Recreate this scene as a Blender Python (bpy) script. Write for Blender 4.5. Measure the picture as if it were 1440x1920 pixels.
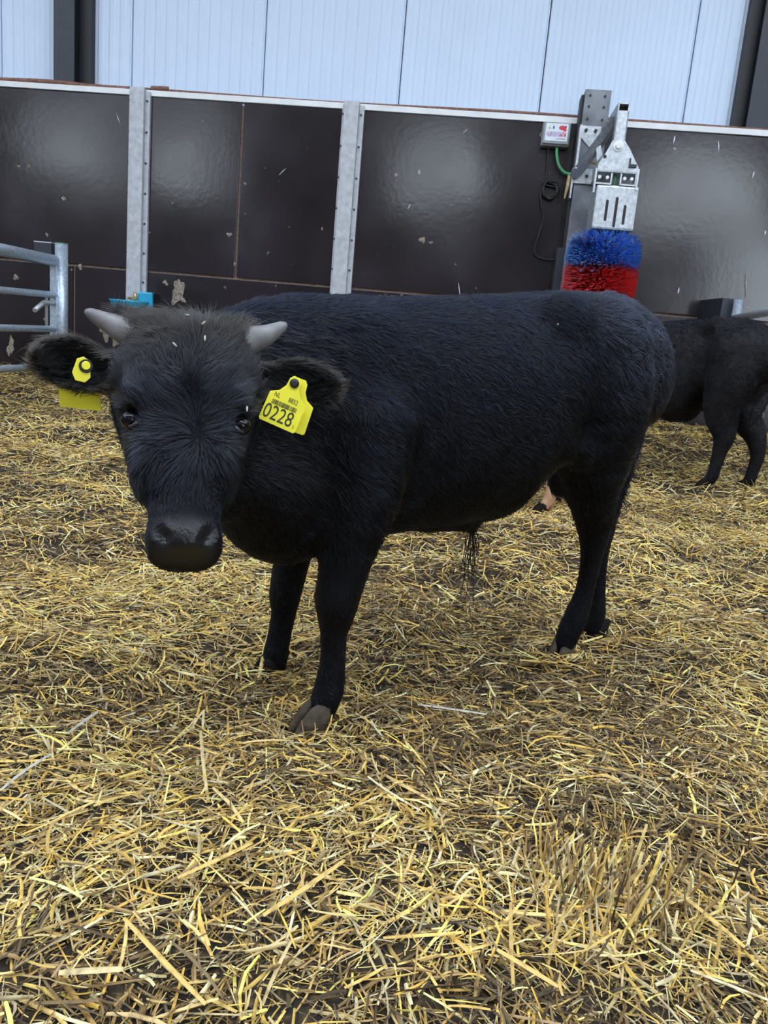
import bpy, bmesh, math, random
import numpy as np
from math import sin, cos, radians, pi, atan2
from mathutils import Vector, Matrix

for o in list(bpy.data.objects):
    bpy.data.objects.remove(o, do_unlink=True)
SC = bpy.context.scene
COL = SC.collection
rng = np.random.default_rng(7)
random.seed(7)

# ---------------------------------------------------------------- camera
FPX, PITCH, ROLL, HC = 1553.0, radians(12.4), radians(5.03), 0.60
_R0 = np.array([1, 0, 0.]); _U0 = np.array([0, sin(PITCH), cos(PITCH)])
CF = np.array([0, cos(PITCH), -sin(PITCH)])
CR = cos(ROLL) * _R0 + sin(ROLL) * _U0
CU = -sin(ROLL) * _R0 + cos(ROLL) * _U0
CC = np.array([0, 0, HC])
cam = bpy.data.cameras.new('camera')
camo = bpy.data.objects.new('camera', cam); COL.objects.link(camo)
cam.sensor_fit = 'VERTICAL'; cam.sensor_height = 24.0; cam.lens = 24.0 * FPX / 1920.0
cam.clip_start = 0.05
M = Matrix(((CR[0], CU[0], -CF[0], CC[0]), (CR[1], CU[1], -CF[1], CC[1]), (CR[2], CU[2], -CF[2], CC[2]), (0, 0, 0, 1)))
camo.matrix_world = M
SC.camera = camo

# ---------------------------------------------------------------- sky, exposure
world = bpy.data.worlds.new('overcast_sky'); SC.world = world; world.use_nodes = True
bg = world.node_tree.nodes['Background']
bg.inputs['Color'].default_value = (0.80, 0.90, 1.0, 1); bg.inputs['Strength'].default_value = 4.9
SC.view_settings.view_transform = 'Standard'; SC.view_settings.look = 'None'
SC.view_settings.gamma = 1.0; SC.view_settings.use_curve_mapping = False
SC.view_settings.exposure = 0.0
SC.cycles.use_denoising = True
SC.cycles.max_bounces = 6; SC.cycles.diffuse_bounces = 4
SC.cycles.sample_clamp_indirect = 8.0


def ray(x, y): return CF + CR * (x - 720) / FPX + CU * (960 - y) / FPX
def at(x, y, Y):                      # point of the scene seen at pixel (x, y), at depth Y
    d = ray(x, y); return CC + d * Y / d[1]
def onz(x, y, z=0.0):
    d = ray(x, y); return CC + d * (z - HC) / d[2]
def onplane(x, y, P0, n):
    d = ray(x, y); return CC + d * (((P0 - CC) @ n) / (d @ n))

# ---------------------------------------------------------------- materials
def mat(name):
    m = bpy.data.materials.new(name); m.use_nodes = True
    nt = m.node_tree; return m, nt, nt.nodes['Principled BSDF']
def N(nt, t, **kw):
    n = nt.nodes.new(t)
    for k, v in kw.items():
        if k.startswith('i_'): n.inputs[k[2:].replace('_', ' ')].default_value = v
        else: setattr(n, k, v)
    return n
def ramp(nt, fac, stops):
    r = nt.nodes.new('ShaderNodeValToRGB'); el = r.color_ramp.elements
    while len(el) < len(stops): el.new(0.5)
    for e, (p, c) in zip(el, stops):
        e.position = p; e.color = (c[0], c[1], c[2], 1)
    nt.links.new(fac, r.inputs['Fac']); return r
def simple(name, col, rough=0.5, metal=0.0, noise=0.0, scale=20.0, bump=0.0, spec=0.5):
    m, nt, b = mat(name)
    b.inputs['Roughness'].default_value = rough; b.inputs['Metallic'].default_value = metal
    b.inputs['Specular IOR Level'].default_value = spec
    tc = N(nt, 'ShaderNodeTexCoord'); nz = N(nt, 'ShaderNodeTexNoise'); nz.inputs['Scale'].default_value = scale
    nz.inputs['Detail'].default_value = 4
    nt.links.new(tc.outputs['Object'], nz.inputs['Vector'])
    a = [max(0, c * (1 - noise)) for c in col]; d = [min(1, c * (1 + noise)) for c in col]
    r = ramp(nt, nz.outputs['Fac'], [(0.3, a), (0.7, d)])
    nt.links.new(r.outputs['Color'], b.inputs['Base Color'])
    if bump:
        bp = N(nt, 'ShaderNodeBump'); bp.inputs['Strength'].default_value = bump; bp.inputs['Distance'].default_value = 0.01
        nt.links.new(nz.outputs['Fac'], bp.inputs['Height']); nt.links.new(bp.outputs['Normal'], b.inputs['Normal'])
    return m

M_panel = simple('white_coated_steel', (0.66, 0.77, 0.95), 0.55, 0, 0.03, 1.5)
M_trim = simple('white_trim', (0.82, 0.83, 0.85), 0.5, 0, 0.08, 8)
M_rust = simple('copper_brown', (0.22, 0.10, 0.07), 0.6, 0, 0.4, 40)
M_plyedge = simple('plywood_edge', (0.33, 0.22, 0.17), 0.8, 0, 0.3, 60)
M_galv = simple('galvanised_steel', (0.55, 0.58, 0.62), 0.42, 0.55, 0.22, 45, 0.1)
M_galvtube = simple('galvanised_tube', (0.52, 0.60, 0.70), 0.38, 0.6, 0.25, 60, 0.15)
M_post = simple('weathered_grey_post', (0.50, 0.51, 0.55), 0.6, 0.25, 0.16, 25, 0.1)
M_darksteel = simple('dark_painted_steel', (0.032, 0.037, 0.052), 0.5, 0, 0.15, 10)
M_black = simple('black_rubber', (0.012, 0.012, 0.014), 0.5, 0, 0.2, 30)
M_brushsteel = simple('grey_painted_post', (0.20, 0.21, 0.24), 0.5, 0.2, 0.3, 8)
M_green = simple('green_cable', (0.10, 0.36, 0.16), 0.5, 0, 0.1, 30)
M_cable = simple('black_cable', (0.02, 0.02, 0.022), 0.6, 0, 0.4, 60)
M_boxgrey = simple('grey_plastic', (0.30, 0.32, 0.34), 0.5, 0, 0.15, 20)
M_label = simple('label_white', (0.75, 0.80, 0.88), 0.4, 0, 0.03, 20)
M_red = simple('red_print', (0.62, 0.03, 0.06), 0.5, 0, 0.15, 30)
M_pink = simple('pale_purple_print', (0.42, 0.22, 0.48), 0.5, 0, 0.15, 30)
M_bluep = simple('blue_print', (0.04, 0.08, 0.38), 0.5, 0, 0.15, 30)
M_yelp = simple('yellow_print', (0.55, 0.50, 0.22), 0.5, 0, 0.15, 30)
M_brblue = simple('blue_bristle', (0.09, 0.21, 0.95), 0.45, 0, 0.6, 60)
M_brred = simple('red_bristle', (0.90, 0.055, 0.065), 0.45, 0, 0.3, 60)
def mk_bristle(name):
    m, nt, b = mat(name); a = N(nt, 'ShaderNodeAttribute'); a.attribute_name = 'tint'
    nt.links.new(a.outputs['Color'], b.inputs['Base Color']); b.inputs['Roughness'].default_value = 0.5
    return m
M_bristle = mk_bristle('nylon_bristle')
M_dust = simple('straw_dust', (0.45, 0.42, 0.36), 0.9, 0, 0.3, 60)
M_bowl = simple('teal_enamel', (0.03, 0.38, 0.60), 0.35, 0, 0.15, 15)
M_brass = simple('brass', (0.55, 0.42, 0.22), 0.4, 0.7, 0.2, 40)
M_dung = simple('dried_dung', (0.26, 0.22, 0.18), 0.95, 0, 0.45, 60, 0.5)
M_tag = simple('yellow_tag_plastic', (0.90, 0.83, 0.05), 0.4, 0, 0.05, 40)
M_ink = simple('black_ink', (0.03, 0.03, 0.02), 0.6, 0, 0.3, 60)
M_concrete = simple('concrete', (0.13, 0.125, 0.12), 0.9, 0, 0.25, 6, 0.2)
M_roof = simple('roof_sheet', (0.35, 0.37, 0.40), 0.7, 0, 0.05, 2)

def mk_ply():
    m, nt, b = mat('phenolic_film_plywood')
    tc = N(nt, 'ShaderNodeTexCoord')
    n1 = N(nt, 'ShaderNodeTexNoise'); n1.inputs['Scale'].default_value = 1.6; n1.inputs['Detail'].default_value = 6
    n2 = N(nt, 'ShaderNodeTexNoise'); n2.inputs['Scale'].default_value = 13; n2.inputs['Detail'].default_value = 3; n2.inputs['Roughness'].default_value = 0.4
    n3 = N(nt, 'ShaderNodeTexNoise'); n3.inputs['Scale'].default_value = 0.9; n3.inputs['Detail'].default_value = 1
    for n in (n1, n2, n3): nt.links.new(tc.outputs['Object'], n.inputs['Vector'])
    c = ramp(nt, n1.outputs['Fac'], [(0.30, (0.010, 0.006, 0.008)), (0.55, (0.020, 0.014, 0.019)), (0.80, (0.036, 0.030, 0.038))])
    sp = ramp(nt, n2.outputs['Fac'], [(0.735, (0, 0, 0)), (0.76, (1, 1, 1))])
    mx = N(nt, 'ShaderNodeMixRGB'); mx.inputs[2].default_value = (0.22, 0.19, 0.17, 1)
    nt.links.new(sp.outputs['Color'], mx.inputs[0]); nt.links.new(c.outputs['Color'], mx.inputs[1])
    nt.links.new(mx.outputs[0], b.inputs['Base Color'])
    rr = ramp(nt, n1.outputs['Fac'], [(0.3, (0.13,) * 3), (0.75, (0.21,) * 3)])
    nt.links.new(rr.outputs['Color'], b.inputs['Roughness'])
    b.inputs['Specular IOR Level'].default_value = 0.8
    bp = N(nt, 'ShaderNodeBump'); bp.inputs['Strength'].default_value = 0.25; bp.inputs['Distance'].default_value = 0.05
    nt.links.new(n3.outputs['Fac'], bp.inputs['Height'])
    n4 = N(nt, 'ShaderNodeTexNoise'); n4.inputs['Scale'].default_value = 26; n4.inputs['Detail'].default_value = 4
    nt.links.new(tc.outputs['Object'], n4.inputs['Vector'])
    b2 = N(nt, 'ShaderNodeBump'); b2.inputs['Strength'].default_value = 0.16; b2.inputs['Distance'].default_value = 0.0022
    nt.links.new(n4.outputs['Fac'], b2.inputs['Height']); nt.links.new(bp.outputs['Normal'], b2.inputs['Normal'])
    nt.links.new(b2.outputs['Normal'], b.inputs['Normal'])
    return m
M_ply = mk_ply()

def mk_straw():
    m, nt, b = mat('straw')
    a = N(nt, 'ShaderNodeAttribute'); a.attribute_name = 'tint'
    tc = N(nt, 'ShaderNodeTexCoord'); nz = N(nt, 'ShaderNodeTexNoise'); nz.inputs['Scale'].default_value = 75; nz.inputs['Detail'].default_value = 4
    nt.links.new(tc.outputs['Object'], nz.inputs['Vector'])
    r = ramp(nt, nz.outputs['Fac'], [(0.28, (.42, .36, .30)), (0.48, (.95, .93, .9)), (0.75, (1.12, 1.12, 1.12))])
    mx = N(nt, 'ShaderNodeMixRGB', blend_type='MULTIPLY'); mx.inputs[0].default_value = 1.0
    nt.links.new(a.outputs['Color'], mx.inputs[1]); nt.links.new(r.outputs['Color'], mx.inputs[2])
    nt.links.new(mx.outputs[0], b.inputs['Base Color'])
    b.inputs['Roughness'].default_value = 0.55; b.inputs['Specular IOR Level'].default_value = 0.3
    return m
M_straw = mk_straw()

def mk_floor():
    m, nt, b = mat('trodden_straw_and_dung')
    tc = N(nt, 'ShaderNodeTexCoord')
    mp = N(nt, 'ShaderNodeMapping'); mp.inputs['Scale'].default_value = (1, 0.35, 1); mp.inputs['Rotation'].default_value = (0, 0, 0.6)
    mp2 = N(nt, 'ShaderNodeMapping'); mp2.inputs['Scale'].default_value = (0.35, 1, 1); mp2.inputs['Rotation'].default_value = (0, 0, 0.3)
    n1 = N(nt, 'ShaderNodeTexNoise'); n1.inputs['Scale'].default_value = 90; n1.inputs['Detail'].default_value = 5
    n2 = N(nt, 'ShaderNodeTexNoise'); n2.inputs['Scale'].default_value = 90; n2.inputs['Detail'].default_value = 5
    nt.links.new(tc.outputs['Object'], mp.inputs[0]); nt.links.new(tc.outputs['Object'], mp2.inputs[0])
    nt.links.new(mp.outputs[0], n1.inputs['Vector']); nt.links.new(mp2.outputs[0], n2.inputs['Vector'])
    mm = N(nt, 'ShaderNodeMath', operation='MAXIMUM'); nt.links.new(n1.outputs['Fac'], mm.inputs[0]); nt.links.new(n2.outputs['Fac'], mm.inputs[1])
    c = ramp(nt, mm.outputs[0], [(0.45, (0.008, 0.005, 0.0025)), (0.62, (0.035, 0.022, 0.009)), (0.78, (0.17, 0.11, 0.04))])
    nt.links.new(c.outputs['Color'], b.inputs['Base Color']); b.inputs['Roughness'].default_value = 0.9
    bp = N(nt, 'ShaderNodeBump'); bp.inputs['Strength'].default_value = 0.8; bp.inputs['Distance'].default_value = 0.01
    nt.links.new(mm.outputs[0], bp.inputs['Height']); nt.links.new(bp.outputs['Normal'], b.inputs['Normal'])
    return m
M_floor = mk_floor()

def mk_hide(name, c0, c1, leg):
    m, nt, b = mat(name)
    tc = N(nt, 'ShaderNodeTexCoord'); n1 = N(nt, 'ShaderNodeTexNoise'); n1.inputs['Scale'].default_value = 35; n1.inputs['Detail'].default_value = 5
    nt.links.new(tc.outputs['Object'], n1.inputs['Vector'])
    c = ramp(nt, n1.outputs['Fac'], [(0.35, c0), (0.7, c1)])
    a = N(nt, 'ShaderNodeAttribute'); a.attribute_name = 'nose'
    mx = N(nt, 'ShaderNodeMixRGB'); mx.inputs[2].default_value = (*leg, 1)
    nt.links.new(a.outputs['Fac'], mx.inputs[0]); nt.links.new(c.outputs['Color'], mx.inputs[1])
    nt.links.new(mx.outputs[0], b.inputs['Base Color'])
    rr = N(nt, 'ShaderNodeMapRange'); rr.inputs['To Min'].default_value = 0.6; rr.inputs['To Max'].default_value = 0.26; sr = N(nt, 'ShaderNodeMapRange'); sr.inputs['To Min'].default_value = 0.12; sr.inputs['To Max'].default_value = 0.38; nt.links.new(a.outputs['Fac'], sr.inputs['Value']); nt.links.new(sr.outputs[0], b.inputs['Specular IOR Level'])
    nt.links.new(a.outputs['Fac'], rr.inputs['Value']); nt.links.new(rr.outputs[0], b.inputs['Roughness'])
    n2 = N(nt, 'ShaderNodeTexNoise'); n2.inputs['Scale'].default_value = 260
    nt.links.new(tc.outputs['Object'], n2.inputs['Vector'])
    bp = N(nt, 'ShaderNodeBump'); bp.inputs['Strength'].default_value = 0.25; bp.inputs['Distance'].default_value = 0.004
    nt.links.new(n2.outputs['Fac'], bp.inputs['Height']); nt.links.new(bp.outputs['Normal'], b.inputs['Normal'])
    return m
M_hide = mk_hide('black_hide', (0.002, 0.0022, 0.004), (0.004, 0.0045, 0.008), (0.009, 0.008, 0.010))
M_hide2 = mk_hide('black_hide_dusty', (0.008, 0.008, 0.011), (0.018, 0.017, 0.021), (0.02, 0.017, 0.02))
M_tan = mk_hide('tan_hide', (0.42, 0.23, 0.13), (0.62, 0.40, 0.27), (0.05, 0.03, 0.03))

def mk_fur(name, col, rough=0.38):
    m = bpy.data.materials.new(name); m.use_nodes = True; nt = m.node_tree
    nt.nodes.remove(nt.nodes['Principled BSDF'])
    h = N(nt, 'ShaderNodeBsdfHairPrincipled'); h.parametrization = 'COLOR'
    a = N(nt, 'ShaderNodeAttribute'); a.attribute_name = 'tint'
    nt.links.new(a.outputs['Color'], h.inputs['Color'])
    h.inputs['IOR'].default_value = 1.30; h.inputs['Roughness'].default_value = rough; h.inputs['Radial Roughness'].default_value = 0.6
    nt.links.new(h.outputs[0], nt.nodes['Material Output'].inputs['Surface'])
    return m
M_fur = mk_fur('black_fur', None)
M_horn = simple('grey_horn', (0.165, 0.16, 0.165), 0.45, 0, 0.35, 35, 0.2)
M_eye = simple('dark_eye', (0.004, 0.003, 0.006), 0.03, 0, 0.1, 10, 0, 0.35)
M_lid = simple('pale_eyelid', (0.035, 0.028, 0.033), 0.4, 0, 0.5, 60)
M_hoof = simple('horn_hoof', (0.070, 0.055, 0.040), 0.8, 0, 0.45, 50, 0.4, 0.2)
M_hoofd = simple('dark_hoof', (0.012, 0.010, 0.009), 0.85, 0, 0.4, 50, 0.3, 0.12)

# ---------------------------------------------------------------- object helpers
def tag(o, label=None, cat=None, group=None, kind=None):
    if label: o['label'] = label
    if cat: o['category'] = cat
    if group: o['group'] = group
    if kind: o['kind'] = kind
    return o
def link(name, me, m=None, parent=None, smooth=False):
    o = bpy.data.objects.new(name, me); COL.objects.link(o)
    if m is not None:
        for mm in (m if isinstance(m, (list, tuple)) else [m]): me.materials.append(mm)
    if parent is not None: o.parent = parent
    if smooth: me.polygons.foreach_set('use_smooth', [True] * len(me.polygons))
    return o
def empty(name, loc, rz=0, parent=None):
    o = bpy.data.objects.new(name, None); COL.objects.link(o); o.location = loc; o.rotation_euler = (0, 0, rz)
    o.empty_display_size = 0.1
    if parent is not None: o.parent = parent
    return o
def pydata(name, v, f):
    me = bpy.data.meshes.new(name); me.from_pydata([tuple(map(float, p)) for p in v], [], [tuple(map(int, q)) for q in f]); me.update(); return me
def npmesh(name, v, f):
    v = np.ascontiguousarray(v, np.float32); f = np.ascontiguousarray(f, np.int32)
    me = bpy.data.meshes.new(name); n, k = f.shape
    me.vertices.add(len(v)); me.vertices.foreach_set('co', v.ravel())
    me.loops.add(n * k); me.loops.foreach_set('vertex_index', f.ravel())
    me.polygons.add(n); me.polygons.foreach_set('loop_start', np.arange(n, dtype=np.int32) * k)
    me.polygons.foreach_set('loop_total', np.full(n, k, np.int32))
    me.update(calc_edges=True); return me
class MB:
    """collects boxes, tubes and lofts into one mesh"""
    def __init__(s): s.v = []; s.f = []; s.mi = []; s.cur = 0
    def add(s, v, f):
        b = len(s.v); s.v += [tuple(map(float, p)) for p in v]; s.f += [tuple(b + i for i in q) for q in f]; s.mi += [s.cur] * len(f)
    def box(s, a, b, fr=None, bev=0.0):
        (x0, y0, z0), (x1, y1, z1) = a, b
        if bev:
            bm = bmesh.new(); bmesh.ops.create_cube(bm, size=1)
            for q in bm.verts: q.co = Vector(((x0 + x1) / 2 + q.co.x * (x1 - x0), (y0 + y1) / 2 + q.co.y * (y1 - y0), (z0 + z1) / 2 + q.co.z * (z1 - z0)))
            bmesh.ops.bevel(bm, geom=bm.edges[:], offset=bev, segments=2, profile=0.6, affect='EDGES')
            bm.verts.index_update()
            v = [tuple(q.co) for q in bm.verts]; f = [[q.index for q in p.verts] for p in bm.faces]; bm.free()
        else:
            v = [(x, y, z) for x in (x0, x1) for y in (y0, y1) for z in (z0, z1)]
            f = [(0, 1, 3, 2), (4, 6, 7, 5), (0, 4, 5, 1), (2, 3, 7, 6), (0, 2, 6, 4), (1, 5, 7, 3)]
        if fr is not None: v = [fr(*p) for p in v]
        s.add(v, f); return s
    def loft(s, pts, radii, n=10, caps=True, flat=1.0):
        pts = [np.array(p, float) for p in pts]; rings = []
        up = np.array([0, 0, 1.])
        for i, p in enumerate(pts):
            d = pts[min(i + 1, len(pts) - 1)] - pts[max(i - 1, 0)]; d = d / (np.linalg.norm(d) + 1e-9)
            if i == 0:
                a = np.cross(d, up)
                if np.linalg.norm(a) < 0.1: a = np.cross(d, np.array([1., 0, 0]))
            else: a = prev - d * (prev @ d)
            a /= np.linalg.norm(a); prev = a; b = np.cross(d, a)
            r = radii[i] if hasattr(radii, '__len__') else radii
            rings.append([p + r * (cos(t) * a + flat * sin(t) * b) for t in np.arange(n) * 2 * pi / n])
        v = [q for r in rings for q in r]; f = []
        for i in range(len(rings) - 1):
            for j in range(n): f.append((i * n + j, i * n + (j + 1) % n, (i + 1) * n + (j + 1) % n, (i + 1) * n + j))
        if caps: f.append(tuple(range(n - 1, -1, -1))); f.append(tuple((len(rings) - 1) * n + j for j in range(n)))
        s.add(v, f); return s
    def prism(s, poly, y0, y1, fr):
        """polygon in (x,z), extruded along y, through frame fr"""
        k = len(poly); v = [fr(x, y0, z) for x, z in poly] + [fr(x, y1, z) for x, z in poly]
        f = [tuple(range(k)), tuple(range(2 * k - 1, k - 1, -1))] + [(i, i + k, (i + 1) % k + k, (i + 1) % k) for i in range(k)]
        s.add(v, f); return s
    def build(s, name, m, parent=None, smooth=False, bev=0):
        me = pydata(name, s.v, s.f)
        me.polygons.foreach_set('material_index', s.mi)
        bm = bmesh.new(); bm.from_mesh(me); bmesh.ops.recalc_face_normals(bm, faces=bm.faces[:]); bm.to_mesh(me); bm.free()
        o = link(name, me, m, parent)
        if smooth: me.shade_auto_smooth(angle=radians(40)) if hasattr(me, 'shade_auto_smooth') else None
        if smooth:
            me.polygons.foreach_set('use_smooth', [len(p.vertices) == 4 for p in me.polygons])
        if bev:
            b = o.modifiers.new('bevel', 'BEVEL'); b.width = bev; b.segments = 2; b.limit_method = 'ANGLE'
        return o
def catmull(pts, n=4):
    P = np.array(pts, float); out = []
    for i in range(len(P) - 1):
        p0 = P[max(i - 1, 0)]; p1 = P[i]; p2 = P[i + 1]; p3 = P[min(i + 2, len(P) - 1)]
        for t in np.arange(n) / n:
            out.append(0.5 * (2 * p1 + (p2 - p0) * t + (2 * p0 - 5 * p1 + 4 * p2 - p3) * t * t + (3 * p1 - p0 - 3 * p2 + p3) * t ** 3))
    out.append(P[-1]); return np.array(out)

# value noise on the plane
_perm = np.random.default_rng(3).random((256, 256))
def vnoise(x, y, s, seed=0):
    x = np.asarray(x, float) / s + 37.3 + seed * 11.7; y = np.asarray(y, float) / s + 91.1 + seed * 5.3
    xi = np.floor(x).astype(int); yi = np.floor(y).astype(int); fx = x - xi; fy = y - yi
    fx = fx * fx * (3 - 2 * fx); fy = fy * fy * (3 - 2 * fy)
    g = lambda a, b: _perm[a % 256, b % 256]
    return (g(xi, yi) * (1 - fx) + g(xi + 1, yi) * fx) * (1 - fy) + (g(xi, yi + 1) * (1 - fx) + g(xi + 1, yi + 1) * fx) * fy
HOOVES = [(-0.077, 1.168), (-0.169, 1.375), (0.381, 1.564), (0.482, 1.70)]
def ground(x, y):
    x = np.asarray(x, float); y = np.asarray(y, float)
    g = (vnoise(x, y, 0.45) - 0.5) * 0.075 + (vnoise(x, y, 0.16, 2) - 0.5) * 0.04
    for hx, hy in HOOVES: g = g * (1 - np.exp(-((x - hx) ** 2 + (y - hy) ** 2) / 0.012))
    b = np.clip((y - 4.8) / 1.2, 0, 1) * np.clip((-x - 0.8) / 1.5, 0, 1)
    r = np.clip((y - 4.7) / 1.3, 0, 1) * np.clip((x + 0.4) / 1.0, 0, 1)
    return g - 0.010 + 0.06 * b * b * (3 - 2 * b) + 0.115 * r * r * (3 - 2 * r)

# ================================================================ THE BARN
WA = radians(5.0)
WP0 = np.array([0, 6.407, 0]); WU = np.array([cos(WA), -sin(WA), 0]); WN = np.array([-sin(WA), -cos(WA), 0])
def WF(u, out, z): return WP0 + WU * u + WN * out + np.array([0, 0, z])
def wuz(x, y, out=0.0):
    P = onplane(x, y, WP0 + WN * out, WN); return (P - WP0) @ WU, P[2]

# floor: trodden bedding with humps and hollows
gx = np.concatenate([np.arange(-11.5, -3, 0.5), np.arange(-3, 4, 0.035), np.arange(4, 9.6, 0.5)])
gy = np.concatenate([np.arange(-6.9, 0, 0.5), np.arange(0, 6.8, 0.035), [7.0, 7.6]])
GX, GY = np.meshgrid(gx, gy, indexing='ij'); GZ = ground(GX, GY) - 0.004
nx, ny = GX.shape; idx = np.arange(nx * ny).reshape(nx, ny)
fq = np.stack([idx[:-1, :-1], idx[1:, :-1], idx[1:, 1:], idx[:-1, 1:]], -1).reshape(-1, 4)
fl = link('floor', npmesh('floor', np.stack([GX, GY, GZ], -1).reshape(-1, 3), fq), M_floor, smooth=True)
tag(fl, kind='structure')

# back wall: backing board with film-faced plywood sheets below, white sandwich panels above
ZT = 2.125
wb = MB().box((-10, -0.06, -0.4), (9.5, -0.022, ZT - 0.02), WF).build('wall_back', M_plyedge); tag(wb, kind='structure')
def sheet(u0, u1, z0, z1):
    g = 0.009
    m = MB().box((u0 + g, -0.022, z0 + g), (u1 - g, 0.0, z1 - g), WF).build('plywood_panel', M_ply, wb, bev=0.002); return m
sheets = []
ju = [-8.97, -6.41, -3.85, -1.29, 1.27, 3.83, 6.39]
for a, b in zip(ju[:-1], ju[1:]): sheets.append(sheet(a, b, 0.881, ZT))
for a, b in zip([-7.7, -5.13, -2.57, -0.01, 2.55], [-5.13, -2.57, -0.01, 2.55, 5.1]): sheets.append(sheet(a, b, -0.4, 0.881))
# white sandwich panels with fine ribs
us = [wuz(x, 60, -0.22)[0] for x in (2, 248, 498, 758, 1028, 1306)]
step = (us[-1] - us[0]) / 5
edges = [us[0] - step * k for k in range(6, 0, -1)] + us + [us[-1] + step * k for k in range(1, 7)]
for a, b in zip(edges[:-1], edges[1:]):
    nr = 24; prof = [(a + 0.004, -0.26), (a + 0.004, -0.226), (a + 0.012, -0.22)]
    w = (b - a - 0.024) / nr
    for k in range(nr):
        s0 = a + 0.012 + k * w; d = 0.006 if k % 2 else 0.0
        prof += [(s0 + w * 0.15, -0.22 - d), (s0 + w * 0.85, -0.22 - d)]
    prof += [(b - 0.012, -0.22), (b - 0.004, -0.226), (b - 0.004, -0.26)]
    v = [WF(u, o, z) for z in (1.9, 5.6) for u, o in prof]; k = len(prof)
    f = [(i, i + 1, k + i + 1, k + i) for i in range(k - 1)]
    link('sandwich_panel', pydata('sandwich_panel', v, f), M_panel, wb)
bk = MB().box((-10, -0.30, -0.4), (9.5, -0.262, 5.6), WF).build('trim_1', M_darksteel, None); tag(bk, kind='structure')
# white edge trim of the boarding and the brown pipe along it
tr = MB().box((-8.9, -0.06, ZT - 0.004), (6.3, 0.012, ZT + 0.036), WF, 0.003).build('trim_2', M_trim); tag(tr, kind='structure')
pp = MB()
uu = np.linspace(-8.9, 6.3, 60)
pp.loft([WF(u, -0.03 + 0.006 * sin(u * 3.1), ZT + 0.050 + 0.006 * sin(u * 1.7)) for u in uu], 0.009, 8)
po = pp.build('wall_pipe', M_rust, smooth=True)
tag(po, 'thin brown pipe running along the top edge of the dark boarding', 'pipe')
cl = MB()
for u0, u1 in [(-3.2, -2.16), (-1.99, -1.86)]:
    cl.loft([WF(u, -0.025 + 0.01 * sin(u * 9), ZT + 0.052 + 0.008 * sin(u * 6)) for u in np.linspace(u0, u1, 16)], 0.015, 8)
cl.build('pipe_sleeve', M_rust, po, smooth=True)

# steel building columns behind the boarding
def ibeam(u0, uf0, uf1, z0, z1):
    m = MB(); uc = (uf0 + uf1) / 2
    m.box((uf0, -0.075, z0), (uf1, -0.063, z1), WF); m.box((uc - 0.005, -0.205, z0), (uc + 0.005, -0.075, z1), WF)
    m.box((uf0, -0.217, z0), (uf1, -0.205, z1), WF)
    c = m.build('column', M_darksteel); tag(c, kind='structure'); return c
ua = wuz(117, 80, -0.063)[0]; ub = wuz(139, 80, -0.063)[0]
uc_ = wuz(1399, 235, -0.063)[0]
wd = 0.16
ibeam(0, ub - wd, ub, 0, 5.6); ibeam(0, uc_, uc_ + wd, 0, 5.6)
# black strips beside each column, painting in the shade of its recess
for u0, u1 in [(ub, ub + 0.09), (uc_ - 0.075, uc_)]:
    fl2 = MB().box((u0, -0.219, 1.9), (u1, -0.150, 5.6), WF).build('recess_shade', M_black); tag(fl2, kind='structure')

# other walls, roof with open ridge strips: what lights the barn
def panelled(name, x_cuts, z_cuts, holes, fr, th, m):
    mb = MB()
    for a, b in zip(x_cuts[:-1], x_cuts[1:]):
        for c, d in zip(z_cuts[:-1], z_cuts[1:]):
            cx, cz = (a + b) / 2, (c + d) / 2
            if any(h[0] < cx < h[1] and h[2] < cz < h[3] for h in holes): continue
            mb.box((a, 0, c), (b, th, d), fr)
    o = mb.build(name, m); tag(o, kind='structure'); return o
HOLES = [(-12.0, -10.0, 3.55, 4.95), (-8.9, -7.1, 3.6, 4.95), (-2.7, -0.9, 3.5, 4.8), (2.4, 5.2, 3.2, 4.9), (4.4, 9.0, 0.2, 3.1)]  # unseen right-hand opening widened to brighten the calf's rump
xc = sorted({-13.0, 9.5} | {h[0] for h in HOLES} | {h[1] for h in HOLES}); zc = sorted({-0.4, 5.6} | {h[2] for h in HOLES} | {h[3] for h in HOLES})
panelled('wall_front', xc, zc, HOLES, lambda x, y, z: np.array([x, -7.0 - y, z]), 0.2, M_concrete)
panelled('wall_left', [-7.2, 8], [-0.4, 5.6], [], lambda x, y, z: np.array([-12.8 - y, x, z]), 0.2, M_concrete)
panelled('wall_right', [-7.2, 8], [-0.4, 5.6], [], lambda x, y, z: np.array([9.3 + y, x, z]), 0.2, M_concrete)
RH = [(-13, 10, -4.2, -1.2), (-13, 10, 0.0, 3.0)]
yc = sorted({-7.2, 8.0} | {h[2] for h in RH} | {h[3] for h in RH})
panelled('ceiling', [-13.0, 9.5], yc, RH, lambda x, y, z: np.array([x, z, 5.6 + y]), 0.12, M_roof)

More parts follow.
